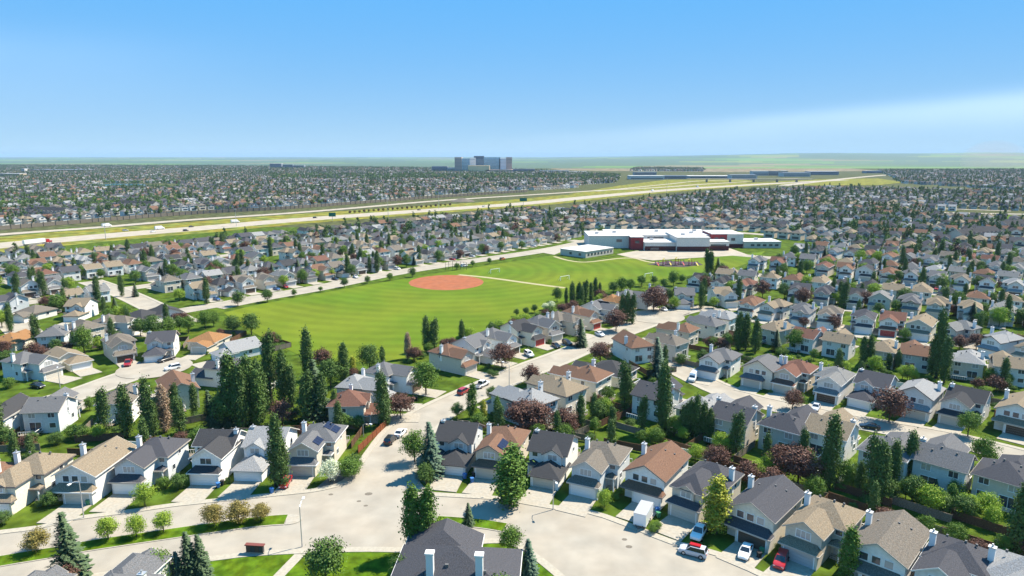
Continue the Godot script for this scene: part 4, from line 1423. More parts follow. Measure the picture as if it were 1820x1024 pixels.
	for k in 500:
		var p := g(r.randf_range(170, 330), r.randf_range(323, 327) if r.randf() < 0.5 else r.randf_range(334, 339))
		far[["D", "S"][r.randi() % 2]].append([p, r.randf_range(5, 9), r.randf() * TAU, r.randf_range(0.9, 1.3)])
	var root := Node3D.new()
	root.name = "distant_trees"
	root.set_meta("kind", "stuff")
	root.set_meta("label", "mass of distant yard trees among the far houses")
	add_child(root)
	for code in far:
		for v in 3:
			var l := []
			for i in far[code].size():
				if i % 3 == v:
					l.append(far[code][i])
			if l.size() == 0:
				continue
			var mm := MultiMesh.new()
			mm.transform_format = MultiMesh.TRANSFORM_3D
			mm.mesh = crown(KIND[code][0], v + 1, false)
			mm.instance_count = l.size()
			for i in l.size():
				var s: float = l[i][1] / 10.0
				var w: float = s * l[i][3] * (1.25 if code == "P" else 1.05)
				mm.set_instance_transform(i, Transform3D(Basis(Vector3.UP, l[i][2]).scaled(Vector3(w, s, w)), l[i][0]))
			var o := MultiMeshInstance3D.new()
			o.name = numbered("tree_mass")
			o.multimesh = mm
			o.material_override = M[[KIND[code][1], "leaf2", "poplar"][v]] if code == "D" else M[KIND[code][1]]
			root.add_child(o)

var no_trees := []
func bad_spot(p: Vector3) -> bool:
	if no_trees.is_empty():
		no_trees = [outline([385, 555, 450, 530, 571, 508, 697, 484, 826, 462, 944, 445, 1080, 420, 1110, 402, 1330, 402, 1430, 430, 1370, 470, 1180, 498, 1000, 536, 900, 578, 690, 645, 470, 604]), outline([-600, 520, 0, 450, 500, 405, 950, 370, 1202, 343, 1500, 327, 1500, 310, 1200, 322, 860, 344, 500, 371, 0, 407, -600, 470])]
	for q in no_trees:
		if Geometry2D.is_point_in_polygon(Vector2(p.x, p.z), q):
			return true
	return false

# ------------------------------------------------------------------ vehicles
func ring(z: float, y0: float, y1: float, hw: float, top: float) -> Array:
	# a section across the body: sill, flank, shoulder, roofward edge
	return [Vector3(-hw * 0.93, y0, z), Vector3(-hw, y0 + (y1 - y0) * 0.35, z), Vector3(-hw * 0.98, y1 - 0.08, z), Vector3(-hw * top, y1, z), Vector3(hw * top, y1, z), Vector3(hw * 0.98, y1 - 0.08, z), Vector3(hw, y0 + (y1 - y0) * 0.35, z), Vector3(hw * 0.93, y0, z)]

func loft(rings: Array) -> ArrayMesh:
	var b := MB.new()
	for i in rings.size() - 1:
		var a: Array = rings[i]
		var c: Array = rings[i + 1]
		for k in a.size():
			var j: int = (k + 1) % a.size()
			b.quad(a[k], c[k], c[j], a[j])
	for e in [[0, true], [rings.size() - 1, false]]:
		var a: Array = rings[e[0]]
		for k in range(1, a.size() - 1):
			if e[1]:
				b.tri(a[0], a[k], a[k + 1])
			else:
				b.tri(a[0], a[k + 1], a[k])
	return b.mesh()

var paints := {}
func paint(c: Color) -> StandardMaterial3D:
	if not paints.has(c):
		var m := mat(c, 0.3)
		m.clearcoat_enabled = true
		m.clearcoat = 0.8
		m.clearcoat_roughness = 0.08
		paints[c] = m
	return paints[c]

func wheels(o: Node3D, zs: Array, hw: float, r: float):
	if not wmesh.has("wheel"):
		var a := MB.new()
		a.cyl(Vector3(-0.11, 0, 0), Vector3(0.11, 0, 0), 1, 1, 14)
		var b := MB.new()
		b.cyl(Vector3(-0.12, 0, 0), Vector3(0.12, 0, 0), 0.62, 0.62, 10)
		wmesh["wheel"] = [a.mesh(), b.mesh()]
	for z in zs:
		for s in [-1, 1]:
			var w := part("wheel", wmesh["wheel"][0], M.tyre, o, Vector3(s * (hw - 0.1), r, z))
			w.scale = Vector3(1, r, r)
			part("rim", wmesh["wheel"][1], M.rim, w)

func car(type: String, c: Color, at: Vector3, yaw: float, label: String, called := "car") -> Node3D:
	var o := thing(called, label, "pickup" if type == "pickup" else "van" if type == "van" else "car", at, yaw, "")
	var p := paint(c)
	var body: Array
	var cab: Array
	var hw := 0.92
	var wr := 0.33
	var L := 2.3
	match type:
		"sedan":
			body = [[-2.3, 0.35, 0.8], [-2.2, 0.22, 0.95], [-1.5, 0.2, 1.0], [0.9, 0.2, 0.98], [1.7, 0.22, 0.88], [2.25, 0.25, 0.72], [2.34, 0.35, 0.6]]
			cab = [[-1.75, 1.0, -1.05, 1.42], [1.0, 0.98, 0.25, 1.42]]
		"suv":
			body = [[-2.35, 0.4, 0.95], [-2.28, 0.28, 1.1], [1.0, 0.26, 1.08], [1.9, 0.28, 1.0], [2.3, 0.3, 0.85], [2.38, 0.4, 0.7]]
			cab = [[-2.2, 1.1, -1.95, 1.72], [1.15, 1.08, 0.45, 1.7]]
			hw = 0.95
			wr = 0.37
		"pickup":
			body = [[-2.8, 0.5, 1.05], [-2.75, 0.42, 1.12], [1.2, 0.4, 1.12], [2.3, 0.4, 1.08], [2.75, 0.42, 0.95], [2.82, 0.5, 0.8]]
			cab = [[-1.0, 1.12, -0.75, 1.85], [1.3, 1.12, 0.65, 1.85]]
			hw = 1.0
			wr = 0.41
			L = 2.75
		_:
			body = [[-2.9, 0.4, 1.3], [-2.85, 0.3, 1.4], [1.7, 0.3, 1.4], [2.4, 0.3, 1.15], [2.75, 0.35, 0.85]]
			cab = [[-2.85, 1.4, -2.75, 2.4], [2.0, 1.3, 1.2, 2.4]]
			hw = 1.0
			L = 2.7
	var rings := []
	for s in body:
		var nose: float = 0.86 if absf(s[0]) > L - 0.15 else 1.0
		rings.append(ring(s[0], s[1], s[2], hw * nose, 0.9))
	part("body", loft(rings), p, o)
	var q0: Array = cab[0]
	var q1: Array = cab[1]
	var gl := MB.new()
	var b0 := [Vector3(-hw * 0.9, q0[1], q0[0]), Vector3(hw * 0.9, q0[1], q0[0]), Vector3(hw * 0.9, q1[1], q1[0]), Vector3(-hw * 0.9, q1[1], q1[0])]
	var t0 := [Vector3(-hw * 0.72, q0[3], q0[2]), Vector3(hw * 0.72, q0[3], q0[2]), Vector3(hw * 0.72, q1[3], q1[2]), Vector3(-hw * 0.72, q1[3], q1[2])]
	for k in 4:
		var j := (k + 1) % 4
		gl.quad(b0[j], b0[k], t0[k], t0[j])
	part("window_glass", gl.mesh(), M.car_glass if type != "van" else p, o)
	var rf := MB.new()
	rf.quad(t0[3] + Vector3(0, 0.03, 0), t0[2] + Vector3(0, 0.03, 0), t0[1] + Vector3(0, 0.03, 0), t0[0] + Vector3(0, 0.03, 0))
	for k in 4:
		var j := (k + 1) % 4
		rf.quad(t0[j], t0[k], t0[k] + Vector3(0, 0.03, 0), t0[j] + Vector3(0, 0.03, 0))
	part("roof", rf.mesh(), p, o)
	var pl := MB.new()
	for k in 4:
		pl.bar(b0[k] * Vector3(1.01, 1, 1.0) + Vector3(0, 0.05, 0), t0[k] * Vector3(1.02, 1, 1) + Vector3(0, 0.02, 0), 0.1, 0.09)
	part("pillar", pl.mesh(), p, o)
	if type == "van":
		var ws := MB.new()
		ws.quad(b0[3] * Vector3(0.9, 1, 1) + Vector3(0, 0.1, 0.02), b0[2] * Vector3(0.9, 1, 1) + Vector3(0, 0.1, 0.02), t0[2] * Vector3(0.9, 1, 1) + Vector3(0, -0.25, 0.14), t0[3] * Vector3(0.9, 1, 1) + Vector3(0, -0.25, 0.14))
		part("windscreen", ws.mesh(), M.car_glass, o)
	if type == "pickup":
		var bed := MB.new()
		bed.box(-0.82, 0.82, 1.122, 1.13, -2.65, -1.15)
		part("cargo_bed", bed.mesh(), M.dark_metal, o)
	var lt := MB.new()
	lt.box(-0.18, 0.18, -0.08, 0.08, -0.03, 0.03)
	var lm := lt.mesh()
	for s in [-1, 1]:
		part("headlight", lm, M.head, o, Vector3(s * hw * 0.66, body[body.size() - 1][2], L + 0.03))
		part("tail_light", lm, M.tail, o, Vector3(s * hw * 0.7, 0.82 if type == "sedan" else 1.0, -L - 0.02))
	wheels(o, [-L * 0.62, L * 0.62], hw, wr)
	return o

func aim(a: Vector3, b: Vector3) -> float:
	return atan2(b.x - a.x, b.z - a.z)

func make_vehicles():
	var white := Color(0.75, 0.75, 0.74)
	var black := Color(0.015, 0.016, 0.018)
	var red := Color(0.32, 0.015, 0.02)
	var silver := Color(0.45, 0.47, 0.5)
	# [type, colour, u, v, u and v it points at, label]
	for a in [["sedan", red, 508, 862, 486, 900, "red car parked on the drive of the corner lot house"],
		["suv", black, 694, 786, 720, 756, "black car parked at the kerb beside the red-brown fence"],
		["sedan", white, 712, 773, 735, 750, "white car parked ahead of the black car by the fence"],
		["suv", silver, 1232, 986, 1180, 972, "silver utility vehicle with red roof cargo parked at the kerb"],
		["pickup", white, 1243, 952, 1222, 985, "white pickup on the drive behind the silver utility vehicle"],
		["sedan", white, 1325, 986, 1312, 1014, "white sedan on the drive of the charcoal long-gabled house"],
		["suv", red, 1388, 1003, 1374, 1034, "dark red hatchback on the drive by the wooden steps"],
		["pickup", red, 228, 649, 214, 672, "red pickup parked on the turning circle"],
		["pickup", black, 296, 642, 268, 650, "black pickup parked at the head of the turning circle"],
		["suv", white, 307, 657, 276, 664, "white utility vehicle beside the black pickup at the turning circle"],
		["sedan", black, 67, 689, 92, 694, "black car on the drive of the grey-roofed turning circle house"],
		["suv", red, 824, 699, 850, 684, "red car parked at the grassy corner of the side street"],
		["pickup", white, 857, 687, 885, 672, "white pickup parked ahead of the red car on the side street"],
		["suv", white, 940, 633, 962, 646, "white car on a drive of the field side of the side street"],
		["sedan", black, 988, 617, 1004, 626, "black car beside the beige garage on the side street"],
		["suv", black, 1008, 613, 1024, 620, "dark car on the drive near the spruce on the side street"],
		["sedan", white, 1066, 597, 1084, 604, "white car on the drive by the red garage door"],
		["van", white, 1232, 676, 1222, 690, "white covered trailer van on the drive of the blue-white house"],
		["sedan", white, 1180, 552, 1195, 560, "white car parked at the top of the side street"],
		["suv", black, 1192, 548, 1206, 556, "black car parked at the top of the side street"],
		["sedan", black, 1545, 762, 1500, 756, "dark car parked under the purple tree on the crescent"],
		["sedan", red, 508, 512, 520, 518, "red car on a drive across from the ball field"],
		["sedan", white, 632, 494, 645, 499, "white car on a drive across from the ball field"],
		["suv", white, 825, 474, 850, 470, "white car parked on the ball field road"],
		["suv", Color(0.5, 0.17, 0.02), 893, 462, 915, 457, "orange vehicle on the ball field road near the school"],
		["sedan", silver, 1450, 728, 1440, 745, "silver car on a crescent drive"]]:
		var p := g(a[2], a[3])
		p.y = 0.11 if a[6].contains("drive") else 0.02
		var o := car(a[0], a[1], p, aim(p, g(a[4], a[5])), a[6], "pickup_truck" if a[0] == "pickup" else "van" if a[0] == "van" else "car")
		if a[6].begins_with("silver utility"):
			var k := MB.new()
			k.box(-0.4, 0.4, 1.8, 2.0, -1.2, 0.6)
			part("roof_cargo", k.mesh(), M.tail, o)
	# cars on the drives of the streets farther off
	var r := RandomNumberGenerator.new()
	r.seed = 31
	var hues := {"white": white, "black": black, "red": red, "silver": silver, "blue": Color(0.03, 0.08, 0.2), "grey": Color(0.16, 0.16, 0.17)}
	for h in homes:
		if h.size() > 3 and h[0].length() < 520.0 and r.randf() < 0.34:
			var hue: String = hues.keys()[r.randi() % 6]
			var type: String = ["sedan", "suv"][r.randi() % 2]
			car(type, hues[hue], h[3] + Vector3(0, 0.11, 0), h[4], "%s %s parked outside the %s" % [hue, "car" if type == "sedan" else "hatchback", h[1]])
	cargo_trailer()
	# on the freeway
	semi(g(70, 434), aim(g(70, 434), g(209, 418)))
	for a in [["van", white, 190, 403, 330, 391.5, "white truck on the far carriageway of the freeway"], ["van", white, 284, 408, 357, 402, "white van ahead on the near carriageway of the freeway"], ["sedan", white, 272, 413, 357, 405, "white car behind the white van on the freeway"], ["suv", silver, 223, 411, 357, 400, "silver car alone in the freeway middle lane"], ["suv", black, 330, 411, 500, 396, "dark car on the freeway near the yard poplars"], ["van", white, 418, 396, 500, 390, "white van on the freeway by the light mast"], ["sedan", black, 340, 404, 500, 391, "dark car in the inner lane of the freeway"], ["suv", black, 560, 388, 640, 382, "dark car on the freeway before the sign gantry"], ["suv", white, 860, 368, 950, 361, "white car on the freeway near the green sign"], ["suv", black, 745, 374, 820, 369, "dark car on the freeway below the gravel stockpile"], ["van", white, 1160, 340, 1202, 336, "white truck on the freeway near the interchange"], ["van", silver, 1240, 333, 1312, 329, "grey truck on the freeway at the interchange"]]:
		var p := g(a[2], a[3])
		p.y = 0.08
		var o := car(a[0], a[1], p, aim(p, g(a[4], a[5])), a[6], "van" if a[0] == "van" else "car")
		if a[0] == "van":
			o.scale = Vector3(1.15, 1.35, 1.5)

func cargo_trailer():
	var p := g(1143, 928)
	p.y = 0.11
	var o := thing("cargo_trailer", "white enclosed cargo trailer parked on the drive of a brown-roofed house", "trailer", p, aim(g(1160, 900), g(1138, 940)))
	var b := MB.new()
	b.box(-1.15, 1.15, 0.55, 2.75, -2.6, 2.6)
	part("box", b.mesh(), paint(Color(0.78, 0.78, 0.77)), o)
	var t := MB.new()
	t.box(-1.18, 1.18, 0.45, 0.58, -2.62, 2.62)
	t.box(-1.18, 1.18, 2.7, 2.8, -2.62, 2.62)
	part("trim", t.mesh(), M.metal, o)
	var h := MB.new()
	h.bar(Vector3(-0.7, 0.6, 2.6), Vector3(0, 0.6, 3.9), 0.1, 0.1)
	h.bar(Vector3(0.7, 0.6, 2.6), Vector3(0, 0.6, 3.9), 0.1, 0.1)
	part("hitch", h.mesh(), M.dark_metal, o)
	wheels(o, [-0.5, 0.4], 1.2, 0.35)

func semi(p: Vector3, yaw: float):
	p.y = 0.08
	var o := thing("semi_truck", "red tractor pulling a long white trailer on the freeway", "truck", p, yaw)
	var b := MB.new()
	b.box(-1.3, 1.3, 1.2, 4.1, -11.5, 4.0)
	part("trailer", b.mesh(), paint(Color(0.75, 0.75, 0.74)), o)
	var red := paint(Color(0.34, 0.012, 0.02))
	var c := MB.new()
	c.box(-1.15, 1.15, 0.9, 3.3, 4.8, 7.2)
	c.box(-0.9, 0.9, 0.9, 1.9, 7.2, 9.2)
	part("tractor", c.mesh(), red, o)
	var w := MB.new()
	w.box(-1.0, 1.0, 2.2, 3.0, 7.2, 7.23)
	part("windscreen", w.mesh(), M.car_glass, o)
	var f := MB.new()
	f.box(-0.5, 0.5, 0.7, 1.2, -11.3, 9.0)
	part("chassis", f.mesh(), M.dark_metal, o)
	wheels(o, [-10.5, -9.2, 3.4, 4.7, 8.4], 1.25, 0.52)

# ------------------------------------------------------------------ everything else
func block(o: Node3D, called: String, x0: float, x1: float, y0: float, y1: float, z0: float, z1: float, m: Material):
	var b := MB.new()
	b.box(x0, x1, y0, y1, z0, z1)
	return part(called, b.mesh(), m, o)

func school():
	var o := thing("school", "long low white school with red panels and a brick base beyond the playing field", "school")
	var white := mat(Color(0.72, 0.69, 0.62), 0.8, tex["soft"], 6.0)
	var red := mat(Color(0.3, 0.035, 0.035), 0.7)
	var brick := mat(Color(0.17, 0.06, 0.055), 0.85, tex["grit"], 4.0)
	var top := mat(Color(0.6, 0.585, 0.56), 0.9, tex["soft"], 12.0)
	for a in [[56, 92, -492, -525, 8.6, white, 0.0], [85, 94, -483, -494, 8.8, red, 0.0], [94, 119, -478, -503, 5.6, white, 3.2], [116, 139, -475, -512, 9.4, white, 3.4], [139, 154, -479, -505, 6.0, white, 3.2], [72, 150, -500, -540, 8.2, white, 0.0], [146, 157, -494, -520, 9.8, red, 0.0], [157, 169, -494, -522, 9.6, white, 2.8], [169, 196, -492, -512, 4.4, WALL[3], 0.0]]:
		var w = block(o, "wing", a[0], a[1], 0, a[4], a[3], a[2], a[5])
		block(w, "flat_roof", a[0] - 0.3, a[1] + 0.3, a[4], a[4] + 0.45, a[3] - 0.3, a[2] + 0.3, top)
		if a[6] > 0.0:
			block(w, "brick_base", a[0] + 0.1, a[1] - 0.1, 0, a[6], a[2], a[2] + 0.12, brick)
	for a in [[76, 80, 4.5, 6.5, -492], [88, 91, 4.6, 6.6, -483], [148, 150.5, 5.5, 7.6, -494], [152, 155, 5.5, 7.6, -494], [160, 163, 5.2, 7.2, -494], [98, 104, 0.8, 2.2, -477.8], [141, 152, 2.9, 4.4, -479], [100, 112, 6.1, 7.4, -500]]:
		block(o, "window", a[0], a[1], a[2], a[3], a[4], a[4] + 0.1, M.pane)
	for k in 5:
		block(o, "window", 174 + k * 4.4, 176.6 + k * 4.4, 1.4, 2.9, -492, -491.9, M.pane)
	for a in [[62, -505, 9.0], [76, -512, 9.0], [100, -490, 6.0], [122, -488, 9.8], [131, -500, 9.8], [110, -522, 8.6], [140, -525, 8.6], [180, -502, 4.8]]:
		block(o, "rooftop_unit", a[0], a[0] + 2.6, a[2], a[2] + 1.5, a[1] - 2.0, a[1], M.metal)
	# the low classroom block set at an angle before it
	var p := g(1041, 459)
	var q := thing("classroom_block", "low grey portable classroom block with a flat white roof beside the school", "building", p, atan2(21.5, 21.5))
	block(q, "wall", -0.0, 30, 0, 4.0, -22, 0, WALL[3])
	block(q, "flat_roof", -0.3, 30.3, 4.0, 4.35, -22.3, 0.3, top)
	for k in 8:
		block(q, "window", 2.0 + k * 3.5, 3.9 + k * 3.5, 1.2, 2.8, 0, 0.08, M.pane)
	for k in 2:
		block(q, "window", -0.08, 0, 1.2, 2.8, -6.0 - k * 8.0, -4.0 - k * 8.0, M.pane)

func hospital():
	var z := -2740.0
	var o := thing("hospital", "tall glass and concrete hospital complex rising over the far suburb", "hospital")
	var glass := mat(Color(0.33, 0.47, 0.62), 0.1)
	glass.metallic = 0.75
	var conc := mat(Color(0.5, 0.37, 0.29), 0.85)
	var dark := mat(Color(0.1, 0.13, 0.18), 0.3)
	var tan := mat(Color(0.75, 0.55, 0.3), 0.8)
	var pale := mat(Color(0.8, 0.8, 0.8), 0.7)
	var S := func(u: float) -> float:
		return (u - 910.0) / F * 2800.0
	var Y := func(v: float) -> float:
		return (307.5 - v) / F * 2790.0
	for a in [["tower", 812, 824, 281, conc], ["tower", 900, 910, 281, conc], ["glass_wing", 824, 840, 283, glass], ["tower", 838, 848, 282, pale], ["glass_tower", 845, 862, 279, dark], ["glass_wing", 862, 890, 281, glass], ["stair_wing", 888, 900, 283, pale], ["podium", 836, 872, 295, tan], ["podium", 866, 912, 302, conc]]:
		var d: float = 40.0 if a[0] == "podium" else 0.0
		var w = block(o, a[0], S.call(a[1]), S.call(a[2]), 0, Y.call(a[3]), z - 40.0, z + d + (4.0 if a[0] == "tower" else 0.0), a[4])
		if a[0] != "podium":
			for k in 9:
				block(w, "floor_band", S.call(a[1]) + 1.0, S.call(a[2]) - 1.0, 8.0 + k * 5.4, 9.0 + k * 5.4, z + d, z + d + (4.6 if a[0] == "tower" else 0.6), dark if a[4] != dark else glass)

func far_buildings():
	var white := mat(Color(0.5, 0.49, 0.47), 0.7)
	var grey := mat(Color(0.2, 0.22, 0.26), 0.6)
	var tan := mat(Color(0.45, 0.36, 0.25), 0.8)
	var dark := mat(Color(0.25, 0.26, 0.26), 0.6)
	var brown := mat(Color(0.2, 0.1, 0.08), 0.8)
	var k := 0
	for a in [[768, 795, 307, 296, grey, "grey apartment block beside the hospital"], [796, 812, 307, 298, white, "pale apartment block between grey block and hospital"], [912, 950, 308, 301, grey, "low grey block on the other side of the hospital"], [480, 500, 300, 291, grey, "grey tower block at the far edge of the suburb"], [503, 520, 300, 293, grey, "second grey tower block at the far edge of the suburb"], [522, 540, 300, 294, grey, "third grey tower block at the far edge of the suburb"], [960, 1010, 308, 302, white, "white flat-roofed warehouse past the hospital"], [1012, 1042, 309, 304, white, "smaller white warehouse past the hospital"], [1128, 1166, 317, 303, dark, "dark box store behind the freeway trees"], [1120, 1180, 319, 311, white, "long white store front behind the freeway trees"], [1180, 1220, 318, 311, grey, "grey shop block next to the white store front"], [1225, 1310, 317, 312, dark, "long dark green strip of shops by the interchange"], [1300, 1345, 318, 309, white, "white shop block with tall entrance by the interchange"], [1338, 1366, 312, 302, white, "white office block with dark windows by the interchange"], [1366, 1386, 312, 302, dark, "dark office block between two pale ones"], [1388, 1400, 313, 301, tan, "tan stair tower among the offices"], [1392, 1440, 314, 305, white, "long white office block with ribbon windows"], [1440, 1490, 311, 303, grey, "grey office block behind the ribbon-window one"], [1540, 1570, 308, 303, grey, "small grey block at the edge of the far plain"], [38, 44, 308, 300, white, "white silo-like block in the far suburb"], [55, 150, 306, 302, brown, "long brown school roof in the far suburb"], [0, 35, 316, 309, tan, "pale flat-roofed block in the far suburb"]]:
		var p := g((a[0] + a[1]) / 2.0, a[2])
		var w: float = (a[1] - a[0]) / F * -p.z * 1.02
		var h := height_of(p, a[3]) * (0.75 if a[0] > 950 else 1.0)
		var o := thing("commercial_building", a[5], "building", p)
		block(o, "wall", -w / 2, w / 2, 0, h, -w * 0.3 - 12.0, 0, a[4])
		block(o, "roof", -w / 2 - 0.5, w / 2 + 0.5, h, h + 1.0, -w * 0.3 - 12.5, 0.5, white if k % 2 else grey)
		for j in maxi(1, int(h / 5.0)):
			block(o, "window_band", -w * 0.46, w * 0.46, 2.0 + j * 5.0, 4.2 + j * 5.0, 0, 0.3, M.pane)
		k += 1

func lamp(u: float, v: float, vt: float, toward: float, label: String):
	var p := g(u, v)
	var h := height_of(p, vt)
	var o := thing("street_lamp", label, "street lamp", p, toward)
	var b := MB.new()
	b.cyl(Vector3(0, -0.1, 0), Vector3(0, h - 0.4, 0), 0.11, 0.07, 8)
	part("pole", b.mesh(), M.metal, o)
	var a := MB.new()
	a.cyl(Vector3(0, h - 0.4, 0), Vector3(0, h, 0.9), 0.05, 0.045, 6)
	a.cyl(Vector3(0, h, 0.9), Vector3(0, h + 0.05, 1.9), 0.045, 0.04, 6)
	part("arm", a.mesh(), M.metal, o)
	var c := MB.new()
	c.box(-0.17, 0.17, h - 0.04, h + 0.13, 1.8, 2.5)
	part("lamp_head", c.mesh(), M.frame, o)

func make_furniture():
	school()
	hospital()
	far_buildings()
	lamp(983, 906, 850, 0.2, "grey street lamp at the kerb between two drives along the bend")
	lamp(149, 921, 852, -0.2, "grey street lamp beside bins at the drive of the tan-roofed house")
	lamp(537, 972, 897, PI, "street lamp by the footpath across from the median end")
	lamp(905, 699, 646, -2.2, "street lamp on the side street across from the purple tree")
	lamp(646, 776, 752, 1.2, "street lamp behind the corner lot fence")
	lamp(107, 690, 650, 0.6, "street lamp on the lawn between drives at the turning circle")
	for a in [[188, 426, 398], [690, 387, 355], [1185, 345, 318], [420, 402, 372], [780, 371, 345]]:
		var p := g(a[0], a[1])
		var h := height_of(p, a[2])
		var o := thing("light_mast", "tall freeway light mast standing in the verge", "light mast", p, 0.0, "light masts along the freeway")
		var b := MB.new()
		b.cyl(Vector3.ZERO, Vector3(0, h, 0), 0.25, 0.12, 8)
		part("pole", b.mesh(), M.metal, o)
		block(o, "lamp_head", -0.9, 0.9, h, h + 0.3, -0.9, 0.9, M.metal)
	# green signs
	for a in [[930, 373, 352, 6.5, "green freeway direction sign on a post above the yard trees"], [591, 393, 378, 5.0, "small green freeway sign before the median shrubs"]]:
		var p := g(a[0], a[1])
		var h := height_of(p, a[2])
		var o := thing("road_sign", a[4], "road sign", p, 0.15)
		block(o, "post", -0.2, 0.2, 0, h, -0.2, 0.2, M.metal)
		block(o, "board", -a[3] * 0.7, a[3] * 0.7, h - 4.0, h, 0.22, 0.4, mat(Color(0.01, 0.16, 0.09), 0.4))
	# shrubs in rows on the freeway median
	for k in 22:
		var t := k / 21.0
		var p := g(lerpf(622, 800, t), lerpf(380.5, 366.3, t))
		tree("Z" if k % 3 else "R", p, 4.5, "in the line along the freeway median", 0.8)
	# a stockpile of earth by the freeway
	var st := MB.new()
	for k in 12:
		var a0 := TAU * k / 12
		var a1 := TAU * (k + 1) / 12
		st.tri(Vector3(0, 5.5, 0), Vector3(cos(a1) * 19, 0, sin(a1) * 14), Vector3(cos(a0) * 19, 0, sin(a0) * 14))
	var so := part("earth_mound", st.mesh(), M.patch, self, g(822, 358))
	so.name = numbered("earth_mound")
	tag(so, "low dark mound of earth beside the freeway carriageway", "mound")
	# the overpass at the interchange
	var bp := g(1340, 324)
	var br := thing("overpass", "concrete road bridge crossing the freeway at the interchange", "bridge", bp)
	block(br, "deck", -170, 150, 7.0, 8.6, -10, 4, M.concrete)
	for k in [-120, -60, 0, 60, 110]:
		block(br, "pier", k - 2, k + 2, 0, 7, -6, 0, M.concrete)
	# the ball diamond
	var hp := g(808, 482)
	var bs := thing("backstop", "wire backstop with posts behind the ball diamond", "backstop", hp)
	for k in 7:
		var an := lerpf(-2.4, -0.6, k / 6.0)
		block(bs, "post", cos(an) * 8 - 0.1, cos(an) * 8 + 0.1, 0, 4.5, sin(an) * 8 - 0.1, sin(an) * 8 + 0.1, M.dark_metal)
	for k in 6:
		var a0 := lerpf(-2.4, -0.6, k / 6.0)
		var a1 := lerpf(-2.4, -0.6, (k + 1) / 6.0)
		for j in 3:
			var b := MB.new()
			b.bar(Vector3(cos(a0) * 8, 1.5 + j * 1.5, sin(a0) * 8), Vector3(cos(a1) * 8, 1.5 + j * 1.5, sin(a1) * 8), 0.08, 0.08)
			part("rail", b.mesh(), M.dark_metal, bs)
	for a in [[1004, 498, "white soccer goal on the field near the footpath"], [1153, 493, "white soccer goal on the field near the playground"], [880, 485, "white soccer goal on the field near the ball diamond"]]:
		var o := thing("soccer_goal", a[2], "goal", g(a[0], a[1]), 0.7)
		block(o, "post", -3.4, -3.2, 0, 2.2, -0.1, 0.1, M.frame)
		block(o, "post", 3.2, 3.4, 0, 2.2, -0.1, 0.1, M.frame)
		block(o, "crossbar", -3.4, 3.4, 2.2, 2.4, -0.1, 0.1, M.frame)
		for s in [-3.3, 3.3]:
			var b := MB.new()
			b.cyl(Vector3(s, 2.2, 0), Vector3(s, 0, -1.8), 0.06, 0.06, 5)
			part("stay", b.mesh(), M.frame, o)
	playground()
	mailbox()
	bins()
	corner_fence()
	townhouses()
	dust()

func dust():
	var fm := FogMaterial.new()
	fm.density = 0.0011
	fm.albedo = Color(0.85, 0.8, 0.74)
	var v := FogVolume.new()
	v.name = "dust_plume"
	v.shape = RenderingServer.FOG_VOLUME_SHAPE_ELLIPSOID
	v.size = Vector3(330, 230, 330)
	v.material = fm
	v.position = g(1765, 298) + Vector3(0, 40, 0)
	v.set_meta("kind", "stuff")
	v.set_meta("label", "pale dust plume rising over the far plain")
	add_child(v)

func playground():
	var p := g(1205, 471)
	var o := thing("playground", "colourful climbing frame with slides and roofs on dark mulch by the school", "playground", p)
	var reds := mat(Color(0.4, 0.04, 0.04), 0.5)
	var yel := mat(Color(0.6, 0.45, 0.05), 0.5)
	var pur := mat(Color(0.25, 0.1, 0.2), 0.5)
	for k in 7:
		var x := -13.0 + k * 4.0
		var z: float = [0.0, 2.5, -1.5, 1.0, -2.0, 2.0, 0.0][k]
		var h: float = [2.6, 3.6, 3.0, 4.0, 3.0, 3.4, 2.4][k]
		for s in [[-0.9, -0.9], [0.9, -0.9], [-0.9, 0.9], [0.9, 0.9]]:
			block(o, "post", x + s[0] - 0.1, x + s[0] + 0.1, 0, h, z + s[1] - 0.1, z + s[1] + 0.1, reds if k % 2 else pur)
		block(o, "platform", x - 1, x + 1, 1.4, 1.55, z - 1, z + 1, pur)
		if k % 2:
			var b := MB.new()
			b.quad(Vector3(x - 1.2, h, z - 1.2), Vector3(x - 1.2, h, z + 1.2), Vector3(x, h + 0.9, z + 1.2), Vector3(x, h + 0.9, z - 1.2))
			b.quad(Vector3(x, h + 0.9, z - 1.2), Vector3(x, h + 0.9, z + 1.2), Vector3(x + 1.2, h, z + 1.2), Vector3(x + 1.2, h, z - 1.2))
			part("canopy", b.mesh(), yel, o)
		else:
			var b := MB.new()
			b.bar(Vector3(x, 1.6, z + 1), Vector3(x + 0.4, 0.2, z + 4), 0.7, 0.12)
			part("slide", b.mesh(), yel if k % 4 else reds, o)

func mailbox():
	var p := g(454, 984)
	var o := thing("mailbox_stand", "brown community mailbox stand with a red-trimmed roof on the green", "mailbox", p, -0.1)
	for k in 4:
		block(o, "locker", -1.5 + k * 0.76, -0.8 + k * 0.76, 0.35, 1.55, -0.25, 0.25, M.dark_metal if k % 2 else mat(Color(0.1, 0.06, 0.05), 0.6))
	block(o, "roof", -1.65, 1.65, 1.56, 1.72, -0.4, 0.4, mat(Color(0.16, 0.05, 0.04), 0.7))
	block(o, "base", -1.6, 1.6, 0, 0.34, -0.2, 0.2, M.concrete)

